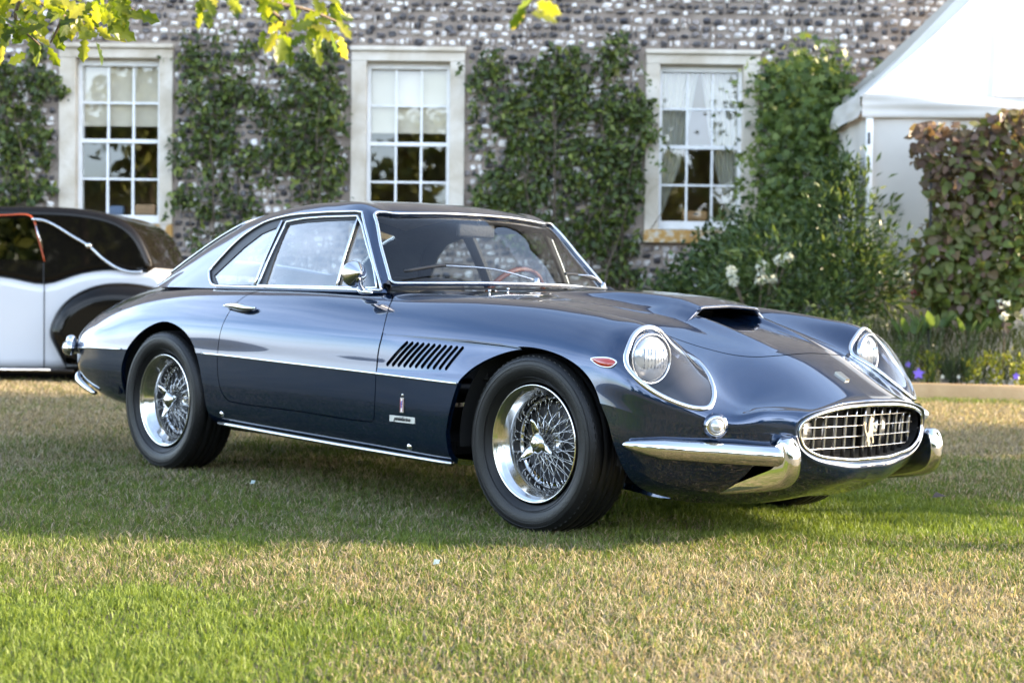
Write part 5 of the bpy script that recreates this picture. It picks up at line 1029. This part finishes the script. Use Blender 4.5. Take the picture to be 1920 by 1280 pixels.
# leafy low plants right behind the coupe's bonnet
P, o_ = blob_pts([bl(1300, 520, 16.9, .34, .26), bl(1370, 540, 16.4, .34, .30), bl(1250, 545, 17.2, .3, .2), bl(1330, 470, 17.3, .22, .25), bl(1390, 450, 17.2, .30, .35)], 2600, .6, 8)
plant('leafy_shrub', 'loose dark leafy shrub under the right window sill', 'shrub', (2.0, 16.9, .05), P, o_, .075, 'oval', [(0, (.02, .04, .014)), (.6, (.05, .085, .024)), (1, (.12, .16, .045))], 150)
# copper hedge on a black frame
P = []
hpoly = [(1728, 240), (1760, 228), (1830, 222), (1880, 214), (1960, 215), (2010, 230), (2010, 590), (1700, 590), (1708, 520), (1735, 470), (1722, 420), (1745, 380), (1722, 320)]
pw = np.array([[at(px, py, 15.2)[0], at(px, py, 15.2)[2]] for px, py in hpoly])
while sum(len(p) for p in P) < 4600:
    x = rng.uniform(3.4, 5.3, 4000); z = rng.uniform(.1, 2.7, 4000); d = poly_sd(x, z, pw); nz = fbm(x, z, 3.0, 55); k = (d + .40 * (nz - .55) > 0) & (nz > .24); P.append(np.stack([x[k], 15.2 + rng.uniform(-.22, .25, k.sum()), z[k]], 1))
P = np.concatenate(P)[:4600]; tone = np.clip(.98 - ((P[:, 0] - 3.6) / 1.6 * .50 + (2.5 - P[:, 2]) / 2.2 * .95) + rng.normal(0, .22, len(P)), 0, 1)
cop = [(0, (.095, .135, .030)), (.38, (.115, .135, .038)), (.58, (.13, .105, .050)), (.8, (.105, .066, .050)), (1, (.16, .11, .09))]
hb = plant('copper_beech_screen', 'screen of purple and green beech leaves on a black frame in front of the tent', 'hedge', (4.4, 15.2, .05), P, np.tile([0, -1, .3], (len(P), 1)), .088, 'heart', cop, 300, var=tone, spread=.6, droop=1.0, transl=.4)
for x in (3.78, 4.75): b = MB(); b.box((x - 4.4, -.02, 1.1), (.022, .022, 2.5)); b.build('frame_post', M['seal'], hb, smooth=False)
b = MB(); b.box((-.62 + .485, -.02, 2.30), (.97, .018, .018)); b.build('frame_rail', M['seal'], hb, smooth=False)
# feathery upright plants along the bed
def tufts(label, spots, n, L, stops, name, cat, kind='needle', h=.45, r=.16, up_=1.1, parts=0, group=None):
    for k, (px, py, Y) in enumerate(spots):
        c = np.array(at(px, py, Y)); nn = n; a = rng.uniform(0, 2 * PI, nn); s_ = rng.random(nn); rr = r * np.sqrt(rng.random(nn)) * (.45 + .75 * s_); P = np.stack([c[0] + rr * np.cos(a), c[1] + rr * np.sin(a) * .8, .05 + (c[2] - .05) * s_ ** .8 * rng.uniform(.8, 1.0, nn)], 1); o = np.stack([np.cos(a), np.sin(a), np.full(nn, .5)], 1)
        plant(name, label[k] if isinstance(label, list) else label, cat, (c[0], c[1], .05), P, o, L, kind, stops, parts, group, spread=.5, tmode=o * .45 + [0, 0, up_])
ROS = [(0, (.035, .055, .018)), (.6, (.065, .095, .03)), (1, (.13, .16, .05))]
tufts(['feathery green herb between the far headlight and the broad leaved plants', 'feathery green herb just left of the beech screen post', 'feathery green herb at the foot of the beech screen post', 'feathery green herb right of the frame post, under the beech leaves', 'feathery green herb left of the agapanthus', 'feathery green herb around the agapanthus stem', 'feathery green herb at the right edge of the view', 'feathery green herb in the shade left of the fern'], [(1668, 600, 15.3), (1712, 592, 15.25), (1752, 600, 15.3), (1800, 606, 15.2), (1846, 600, 15.2), (1890, 612, 15.2), (1930, 606, 15.2), (1625, 606, 15.4)], 900, .11, ROS, 'feathery_herb', 'herb', group='feathery herbs along the bed', r=.17)
YEL = [(0, (.09, .12, .02)), (.5, (.17, .20, .03)), (1, (.34, .34, .05))]
tufts(['small yellow green leafy plant beside the car headlight', 'yellow green leafy plant behind the timber board, left of the right-hand clump', 'yellow green leafy plant behind the timber board near the right edge', 'yellow green leafy plant at the far right of the bed'], [(1742, 655, 15.05), (1822, 668, 15.05), (1866, 655, 15.05), (1915, 668, 15.05)], 230, .042, YEL, 'golden_plant', 'plant', 'oval', r=.12, up_=.5, group='yellow green plants in the bed')
tufts('dark grassy tuft behind the timber board between yellow green plants', [(1783, 680, 15.05)], 260, .16, [(0, (.02, .035, .018)), (1, (.05, .08, .035))], 'grass_tuft', 'plant', 'needle', r=.12)
tufts(['lime flowered stem in front of the dark shrub, leftmost of four above the far fender', 'lime flowered stem in front of the dark shrub, second from the left', 'lime flowered stem in front of the dark shrub, third from the left', 'lime flowered stem nearest the far headlight'], [(1535, 575, 15.2), (1560, 565, 15.2), (1590, 585, 15.15), (1615, 590, 15.15)], 240, .03, [(0, (.10, .14, .03)), (.5, (.24, .28, .07)), (1, (.42, .44, .14))], 'lime_flower', 'flower', 'oval', r=.09, up_=.6, group='lime flower stems in the bed')
def frond_plant(name, label, cat, px, py, Y, n, ln, kind, L, stops, wid=1.0):
    c = np.array(at(px, py, Y)); root = empty(name, (c[0], c[1], .06)); tag(root, label, cat); m = leaf_mat(name + '_leaf', stops, .35, .4)
    for k in range(n):
        a = 2 * PI * k / n + rng.uniform(-.3, .3); l = ln * rng.uniform(.75, 1.1); t = np.linspace(0, 1, 12)[:, None]; D = np.array([math.cos(a), math.sin(a) * .7, 0]); C = D * l * t * .85 + np.array([0, 0, 1.0]) * (c[2] - .06) * (1 - (1 - t) ** 2 * 1.0) - np.array([0, 0, 1]) * .16 * t ** 3 * l
        Pp, Tt = [], []
        if kind == 'needle':
            for j in range(2, 12):
                for sg in (1, -1): Pp.append(C[j]); Tt.append(np.cross(D, [0, 0, 1]) * sg + D * .35)
            Pp, Tt = np.array(Pp), np.array(Tt); V, F, a_ = leaf_cloud(Pp, Tt, np.tile([0, 0, 1.0], (len(Pp), 1)) + D * -.4, L * np.repeat(np.sin(np.linspace(.5, 3.0, 10)), 2) + .01, 'lance', rng.random(len(Pp))); 
        else: V, F, a_ = leaf_cloud(C[5:6], (C[-1] - C[4])[None], np.array([[0, -.3, 1.0]]) - D * .4, l * L, 'oval', rng.random(1))
        o_f = mk('frond' if kind == 'needle' else 'leaf', V, F, m, root, attrs={'var': a_})
        if kind == 'needle': o_f['kind'] = 'stuff'
        t_ = MB(); t_.tube(C[:6] if kind != 'needle' else C, .004, 5); t_.build('stem', m, root)
frond_plant('fern', 'small bright green fern beside the far headlight', 'fern', 1680, 632, 15.1, 6, .30, 'needle', .085, [(0, (.12, .19, .04)), (1, (.22, .30, .07))])
for px, py, lab in ((1705, 585, 'broad leaved plant left of the frame post in the bed'), (1750, 570, 'broad leaved plant at the foot of the beech screen'), (1815, 582, 'broad leaved plant in the bed right of the frame post')): frond_plant('broad_leaf_plant', lab, 'plant', px, py, 15.0, 9, .30, 'oval', .62, [(0, (.06, .10, .03)), (1, (.13, .19, .06))])
# flowers
M['petal_white'] = leaf_mat('white_petal', [(0, (.62, .64, .56)), (1, (.82, .82, .78))], .3, .6, attr='var', tcol=.9)
M['petal_purple'] = mat('purple_petal', (.17, .10, .55), .5); M['petal_red'] = mat('red_petal', (.35, .03, .06), .6)
def flower_head(name, p, r, n, m, parent, L=.03, sq=.8):
    d = rng.normal(0, 1, (n, 3)); d /= np.linalg.norm(d, axis=1, keepdims=True); P = d * r * np.array([1, 1, sq]) * rng.uniform(.8, 1, (n, 1)); T, Nn = orient(n, d, 0, .4); V, F, a = leaf_cloud(P, T, Nn, L, 'oval', rng.random(n)); o = mk(name, V, F, m, parent, attrs={'var': a}); o.location = p; return o
hy = empty('hydrangea', tuple(at(1425, 640, 15.6))); tag(hy, 'white hydrangea with several round flower heads behind the car bonnet', 'flower'); hb_ = np.array(hy.location)
for px, py, r in ((1372, 507, .050), (1373, 519, .045), (1375, 529, .04), (1430, 501, .072), (1428, 522, .070), (1447, 522, .05), (1462, 488, .06), (1477, 482, .045), (1690, 516, .06), (1712, 530, .06)):
    p = np.array(at(px, py, 15.45)) - hb_; flower_head('flower_head', p, r, 90, M['petal_white'], hy); t = MB(); t.tube([p, p * .4 + [0, .1, .0], [0, .1, -.1]], .006, 5); t.build('stem', M['bark'], hy)
ag = empty('agapanthus', tuple(at(1882, 640, 14.98))); tag(ag, 'white agapanthus flower heads near the right edge of the bed', 'flower'); ab = np.array(ag.location)
for px, py, r in ((1882, 570, .05), (1884, 592, .028)):
    p = np.array(at(px, py, 14.95)) - ab; flower_head('flower_head', p, r, 26, M['petal_white'], ag, .04); t = MB(); t.tube([p, [0, 0, -.2]], .005, 5); t.build('stem', M['bark'], ag)
as_ = empty('astilbe', tuple(at(1716, 580, 15.4))); tag(as_, 'small red flower spike beside the frame post', 'flower'); p = np.array([0, 0, .16]); flower_head('flower_head', p, .035, 60, M['petal_red'], as_, .03, 2.2); t = MB(); t.tube([[0, 0, -.3], p], .005, 5); t.build('stem', M['bark'], as_)
def star(px, py, Y, r, label, col='petal_purple'):
    c = np.array(at(px, py, Y)); root = empty('bedding_flower', tuple(c)); tag(root, label, 'flower', 'small flowers along the timber board'); V = [(0, 0, 0)]
    for k in range(10): a = PI / 2 + PI * k / 5; q = r if k % 2 == 0 else r * .5; V.append((q * math.cos(a), -.010 if k % 2 == 0 else 0, q * math.sin(a)))
    mk('flower_head', V, [[0, 1 + k, 1 + (k + 1) % 10] for k in range(10)], M[col], root); t = MB(); t.tube([(0, .012, 0), (.01, .03, -.12), (0, .04, -(c[2] - .05))], .004, 5); t.build('stem', M['bark'], root)
star(1722, 700, 14.98, .058, 'large purple star flower behind the timber board beside the headlight'); star(1702, 683, 15.0, .035, 'smaller purple flower just above the large purple one'); star(1905, 705, 14.97, .038, 'purple flower at the right end of the timber board'); star(1767, 706, 14.97, .024, 'small white flower behind the board, left of two', 'petal_white'); star(1797, 706, 14.97, .022, 'small white flower behind the board, right of two', 'petal_white')
# ------------------------------------------------------------------ overhanging branches, close to the camera
OAK = [(0, (.028, .050, .006)), (.45, (.075, .10, .009)), (.8, (.15, .16, .013)), (1, (.26, .24, .03))]
def branch(label, Y, twigs, leaves, L, seed, ysp=.25):
    r = np.random.default_rng(seed); c = np.array(at(*twigs[0][0], Y)); root = empty('leafy_branch', tuple(c)); tag(root, label, 'branch', 'branches hanging into the top of the view'); m = leaf_mat('sunlit_leaf', OAK, .62, .35, obj_random=True, tcol=2.0)
    for tw in twigs: t = MB(); P = np.array([np.array(at(px, py, Y + .05 * k)) for k, (px, py) in enumerate(tw)]) - c; P = smooth_curve(P, 5); t.tube(P, np.linspace(.006, .0022, len(P)), 6); t.build('twig', M['bark'], root)
    P, T, Nn, Ls = [], [], [], []
    for px, py, ang, s_ in leaves:
        P.append(np.array(at(px, py, Y + r.uniform(-ysp, ysp))) - c); a = math.radians(ang); T.append((math.cos(a), r.normal(0, .45), math.sin(a))); Nn.append((r.normal(0, .6), -1 + r.normal(0, .35), r.normal(.2, .6))); Ls.append(L * s_)
    leaf_parts('leaf', np.array(P), np.array(T), np.array(Nn), np.array(Ls), 'oak', m, root); return root
r_ = np.random.default_rng(11)
lv = [(r_.uniform(-40, 235), r_.uniform(-30, 45) + 25 * (r_.random() < .4), r_.uniform(-165, 0), r_.uniform(.75, 1.2)) for _ in range(95)] + [(75, 80, -100, 1), (90, 88, -60, .9), (50, 100, -140, .9), (160, 70, -95, 1), (180, 78, -80, 1), (195, 72, -10, 1.2), (200, 60, 40, 1), (210, 40, 80, .8), (100, 60, -70, 1), (5, 85, -90, .9), (225, 20, -20, 1), (250, 22, -20, 1.1), (20, 60, -120, 1), (60, 62, -80, 1)]
branch('sunlit yellow green oak branch in the top left corner', 4.3, [[(-120, -40), (40, -10), (120, 30), (200, 62)], [(40, -10), (30, 40), (75, 85)], [(120, 30), (110, 50), (95, 80)], [(60, -60), (180, -20), (265, 28)]], lv, .066, 3)
lv = [(r_.uniform(470, 640), r_.uniform(-20, 70), r_.uniform(-160, -10), r_.uniform(.7, 1.1)) for _ in range(46)] + [(r_.uniform(365, 430), r_.uniform(-20, 30), r_.uniform(-150, -30), r_.uniform(.7, 1.0)) for _ in range(12)] + [(530, 70, -95, 1.2), (540, 80, -85, 1), (575, 70, -70, 1.1), (590, 82, -75, .9), (520, 60, -120, 1), (620, 60, -70, 1), (630, 30, 0, 1)]
branch('sunlit yellow green oak branch hanging above the gap between the left and middle windows', 3.5, [[(420, -80), (480, 0), (530, 40), (540, 90)], [(480, 0), (580, 20), (630, 40)], [(420, -80), (395, -10), (400, 20)]], lv, .052, 5)
branch('few sunlit leaves at the top edge above the middle climber', 2.9, [[(1010, -60), (1000, -10), (985, 15)]], [(1000, -5, -140, 1.1), (985, 12, -125, 1.0), (1005, 5, -30, 1.1), (995, 25, -10, 1.2), (1010, -8, 10, 1.0), (985, 25, -130, .8)], .048, 6, .1)
# ------------------------------------------------------------------ trees of the park outside the picture: they shade the lawn and show in the paintwork and panes
def tree_meshes(seed, crown_r, crown_h, n, L, trunk_h, stops):
    r = np.random.default_rng(seed); global rng; keep = rng; rng = r
    blobs = [(r.normal(0, crown_r * .42), r.normal(0, crown_r * .42), trunk_h + crown_h * r.uniform(.2, .85), crown_r * r.uniform(.38, .6), crown_r * r.uniform(.38, .6), crown_h * r.uniform(.16, .26)) for _ in range(15)]
    P, o = blob_pts(blobs, n, .6, seed, .4); T, Nn = orient(n, o, .4, .9); V, F, a = leaf_cloud(P, T, Nn, L * r.uniform(.7, 1.3, n), 'oval', r.random(n)); cm_ = mesh_data('crown', V, F, leaf_mat('park_leaf', stops, .3, .5), attrs={'var': a})
    t = MB(); t.tube(smooth_curve([(0, 0, -.3), (.05, 0, trunk_h * .6), (-.05, .05, trunk_h + crown_h * .7)], 5), np.linspace(.26, .05, 11), 9)
    for b in blobs[:9]: z0 = trunk_h * .8 + (b[2] - trunk_h) * .3; t.tube(smooth_curve([(0, 0, z0), (b[0] * .5, b[1] * .5, (z0 + b[2]) / 2 + .2), b[:3]], 4), np.linspace(.09, .02, 9), 6)
    rng = keep; return cm_, t.data('trunk', M['bark'])
PK = [(0, (.03, .045, .010)), (.6, (.075, .10, .020)), (1, (.17, .18, .035))]
ta = tree_meshes(41, 4.2, 8.0, 5200, .55, 2.2, PK); tb2 = tree_meshes(42, 3.4, 6.5, 4200, .50, 1.8, PK); tc2 = tree_meshes(43, 2.3, 5.4, 3600, .34, 4.1, PK)
def treeline():
    n = 26000; x = rng.uniform(-60, 60, n); h = 5.2 + 3.6 * fbm(x, x * 0, .12, 91); z = h * rng.random(n) ** .8; y = -46 + 2.5 * np.sin(x * .11) + rng.uniform(-2.4, 2.4, n) * (1.1 - z / (h + 1)); P = np.stack([x, y, z], 1); T, Nn = orient(n, np.tile([0, 1.0, .4], (n, 1)), .4, .8)
    V, F, a = leaf_cloud(P, T, Nn, .85 * rng.uniform(.6, 1.3, n), 'diamond', rng.random(n)); o = mk('treeline', V, F, leaf_mat('treeline_leaf', PK, .3, .5), None, attrs={'var': a}); tag(o, 'far line of park trees behind the camera', 'treeline', kind='stuff')
treeline()
def tree(ms, x, y, rz, s, label, grp):
    root = empty('park_tree', (x, y, 0), rz); root.scale = (s, s, s); tag(root, label, 'tree', grp); add('crown', ms[0], root); add('trunk', ms[1], root)
for (ms, x, y, rz, s), lab in zip(((ta, -16, -34, 0, 1), (tb2, -7, -38, 1, 1.1), (ta, 4, -40, 2, 1.0), (tb2, 13, -34, 3, 1.2), (ta, 24, -26, 4, 1), (tb2, 31, -13, 5, 1.1), (ta, -27, -25, 1.4, 1)), ('left of centre', 'just left of the middle', 'just right of the middle', 'right of centre', 'to the right', 'at the far right', 'at the far left')): tree(ms, x, y, rz, s, 'broad park tree behind the camera ' + lab + ', mirrored in paint and panes', 'park trees behind the camera')
for (ms, x, y, rz, s), lab in zip(((tc2, 13.2, 7.9, .3, 1), (tc2, 15.0, 10.9, 2.1, 1.06), (tc2, 18.0, 9.6, 4.0, 1.2)), ('nearest to the camera', 'nearest to the marquee', 'farthest right')): tree(ms, x, y, rz, s, 'leafy tree right of the view shading the lawn, ' + lab, 'trees to the right of the lawn')
# ------------------------------------------------------------------ black and white limousine behind the coupe
LY = 14.2
def lp(px, py): p = at(px, py, LY); return (p[0], p[2])
limo = empty('vintage_limousine', tuple(on_lawn(-4.6, LY + .8, 0))); tag(limo, 'old black over white limousine seen in part at the left edge', 'car'); LB = np.array(limo.location)
M['limo_black'] = mat('black_limo_paint', (.006, .005, .004), .3, 0, Specular_IOR_Level=0.0, Coat_Weight=.7, Coat_Roughness=.02, Coat_IOR=1.36); M['limo_white'] = mat('white_limo_paint', (.52, .52, .53), .3, 0, Coat_Weight=.6, Coat_Roughness=.03)
M['orange'] = mat('orange_pinstripe', (.36, .06, .015), .35)
def pillow(name, outline, y0, y1, m, round_=.12, n=6, tuck=.25, curve=0.0):
    """solid with the given side outline, its long edges rounded over"""
    O = np.array(outline, float); area = (O[:, 0] * np.roll(O[:, 1], -1) - np.roll(O[:, 0], -1) * O[:, 1]).sum(); T = np.roll(O, -1, 0) - np.roll(O, 1, 0); N = np.stack([-T[:, 1], T[:, 0]], 1) * (1 if area > 0 else -1); N /= np.linalg.norm(N, axis=1, keepdims=True) + 1e-9
    L = []; a = np.linspace(0, PI / 2, n)
    for t in a: L.append((y0 + round_ * (1 - math.sin(t)), round_ * tuck * 4 * (1 - math.cos(t)) if False else round_ * (1 - math.cos(PI / 2 - t))))
    L = L[::-1]; L = [(y0 + round_ * (1 - math.cos(t)), round_ * (1 - math.sin(t))) for t in a] ; L2 = [(y1 - (y - y0), i) for y, i in L[::-1]]; V = []
    for y, ins in L + L2: q = O + N * ins; V.append(np.stack([q[:, 0], np.full(len(q), y), q[:, 1]], 1))
    k = len(O); F = [[j * k + i, j * k + (i + 1) % k, (j + 1) * k + (i + 1) % k, (j + 1) * k + i] for j in range(len(V) - 1) for i in range(k)]; V = np.concatenate(V); F += [list(range(k))[::-1], [len(V) - k + i for i in range(k)]]
    o = mk(name, V - LB, F, m, limo); o.data.polygons[-1].use_smooth = False; o.data.polygons[-2].use_smooth = False; return o
up_o = smooth_curve([lp(*p) for p in [(-620, 420), (-560, 395), (-300, 386), (0, 386), (90, 387), (150, 391), (202, 401), (236, 416), (260, 438), (277, 470), (286, 502), (276, 516)]], 4).tolist() + smooth_curve([lp(*p) for p in [(245, 512), (205, 508), (150, 515), (82, 534), (0, 521), (-300, 505), (-620, 500)]], 4).tolist()
pillow('upper_body', up_o, LY, LY + 1.5, M['limo_black'], .07)
lo_o = [lp(*p) for p in [(-700, 498), (0, 515), (82, 528), (150, 508), (205, 502), (240, 503), (280, 501), (304, 512), (320, 545), (326, 600), (320, 660), (300, 692), (-700, 692)]]
pillow('lower_body', smooth_curve(lo_o[:11], 4).tolist() + [lo_o[11], lo_o[12]], LY + .012, LY + 1.5, M['limo_white'], .09)
fo_ = [lp(*p) for p in [(134, 700), (112, 660), (97, 625), (106, 592), (128, 563), (162, 542), (203, 531), (260, 532), (310, 545), (352, 575), (378, 620), (385, 665), (380, 700)]]
for y0 in (LY - .20, LY + 1.38): pillow('rear_fender', smooth_curve(fo_, 4).tolist(), y0, y0 + .34, M['limo_black'], .15)
m = MB()
for y in (LY + .05, LY + 1.4): m.tube([np.array([lp(245, 660)[0], y - .09, .36]) - LB, np.array([lp(245, 660)[0], y + .09, .36]) - LB], .35, 32)
m.build('rear_wheel', M['tyre'], limo)
m = MB(); m.box(np.array([lp(-300, 690)[0], LY - .10, lp(0, 690)[1] - .01]) - LB, (4.1, .30, .035), 0, .01); rb2 = m.build('running_board', M['limo_black'], limo)
m = MB(); m.box(np.array([lp(-320, 690)[0], LY - .255, lp(0, 688)[1] - .008]) - LB, (3.9, .012, .018)); m.build('chrome_strip', M['chrome'], rb2)
m = MB(); m.box(np.array([lp(-300, 700)[0], LY + .75, lp(0, 704)[1] - .02]) - LB, (5.0, 1.2, .10)); m.build('underbody', M['black'], limo, smooth=False)
wo_ = [lp(*p) for p in [(-130, 411), (58, 409), (66, 430), (80, 488), (-130, 482)]]
V = [(x - LB[0], LY - .004 - LB[1], z - LB[2]) for x, z in wo_]; mk('door_window', V, [[0, 1, 2, 3, 4]], glass_mat('limo_glass', (.35, .36, .30), 1.6, 0, 2.5), limo, smooth=False)
V = [(x - LB[0], LY + .5 - LB[1], z - LB[2]) for x, z in wo_]
t = MB(); t.tube([np.array((x, LY - .010, z)) - LB for x, z in smooth_curve([lp(*p) for p in [(-130, 405), (0, 404), (55, 404), (64, 414), (72, 445), (84, 490)]], 5)], .0065, 8); t.build('window_trim', M['orange'], limo)
t = MB(); t.tube([np.array((x, LY - .012, z)) - LB for x, z in [lp(68, 422), lp(74, 445), lp(81, 466)]], .007, 6); t.build('pillar_trim', M['chrome'], limo)
t = MB(); P = [np.array((x, LY - .022, z)) - LB for x, z in smooth_curve([lp(*p) for p in [(62, 411), (84, 414), (106, 424), (135, 442), (168, 462), (195, 486), (222, 503), (245, 510), (268, 510)]], 5)]; t.tube(P, .013, 10); lb2 = t.build('landau_bar', M['chrome'], limo)
m = MB(); m.lathe([(0, -.03), (.02, -.026), (.028, -.012), (.028, .004)], 16, 'y', np.array((lp(168, 461)[0], LY - .022, lp(168, 461)[1])) - LB); m.build('landau_knob', M['chrome'], lb2)
b = MB(); b.box(np.array([(lp(82, 610))[0], LY - .0025 + .012, lp(82, 610)[1]]) - LB, (.008, .004, .72)); b.build('door_seam', M['seal'], limo, smooth=False)
b = MB(); b.box(np.array([(lp(82, 458))[0], LY - .0015, lp(84, 512)[1]]) - LB, (.008, .004, .18)); b.build('door_seam', M['seal'], limo, smooth=False)
# small litter on the lawn
p = at(1742, 925, 7.35); V = [(-.045, -.01, .006), (-.02, .02, .028), (.012, -.012, .012), (.045, .012, .030), (.03, .03, .008), (-.01, .035, .012)]
tag(add('dead_leaf', mesh_data('dead_leaf', V, [[0, 2, 1], [1, 2, 4], [2, 3, 4], [1, 4, 5]], mat('dead_leaf_brown', (.03, .02, .015), .8)), None, on_lawn(p[0], 7.1, .03)), 'dark curled dead leaf on the grass right of the car nose', 'leaf')
for px, py, Y, lab in ((824, 1072, 5.05, 'tiny pale scrap in the grass in front of the car'), (955 / 2, 924, 7.0, 'tiny pale scrap in the grass left of the front wheel')):
    p = at(px, py, Y); tag(add('paper_scrap', mesh_data('paper_scrap', [(-.010, 0, 0), (.008, -.004, .004), (.011, .008, .014), (-.006, .006, .016)], [[0, 1, 2, 3]], mat('pale_paper', (.30, .36, .34), .8)), None, on_lawn(p[0], Y, .030)), lab, 'litter', 'scraps in the grass')
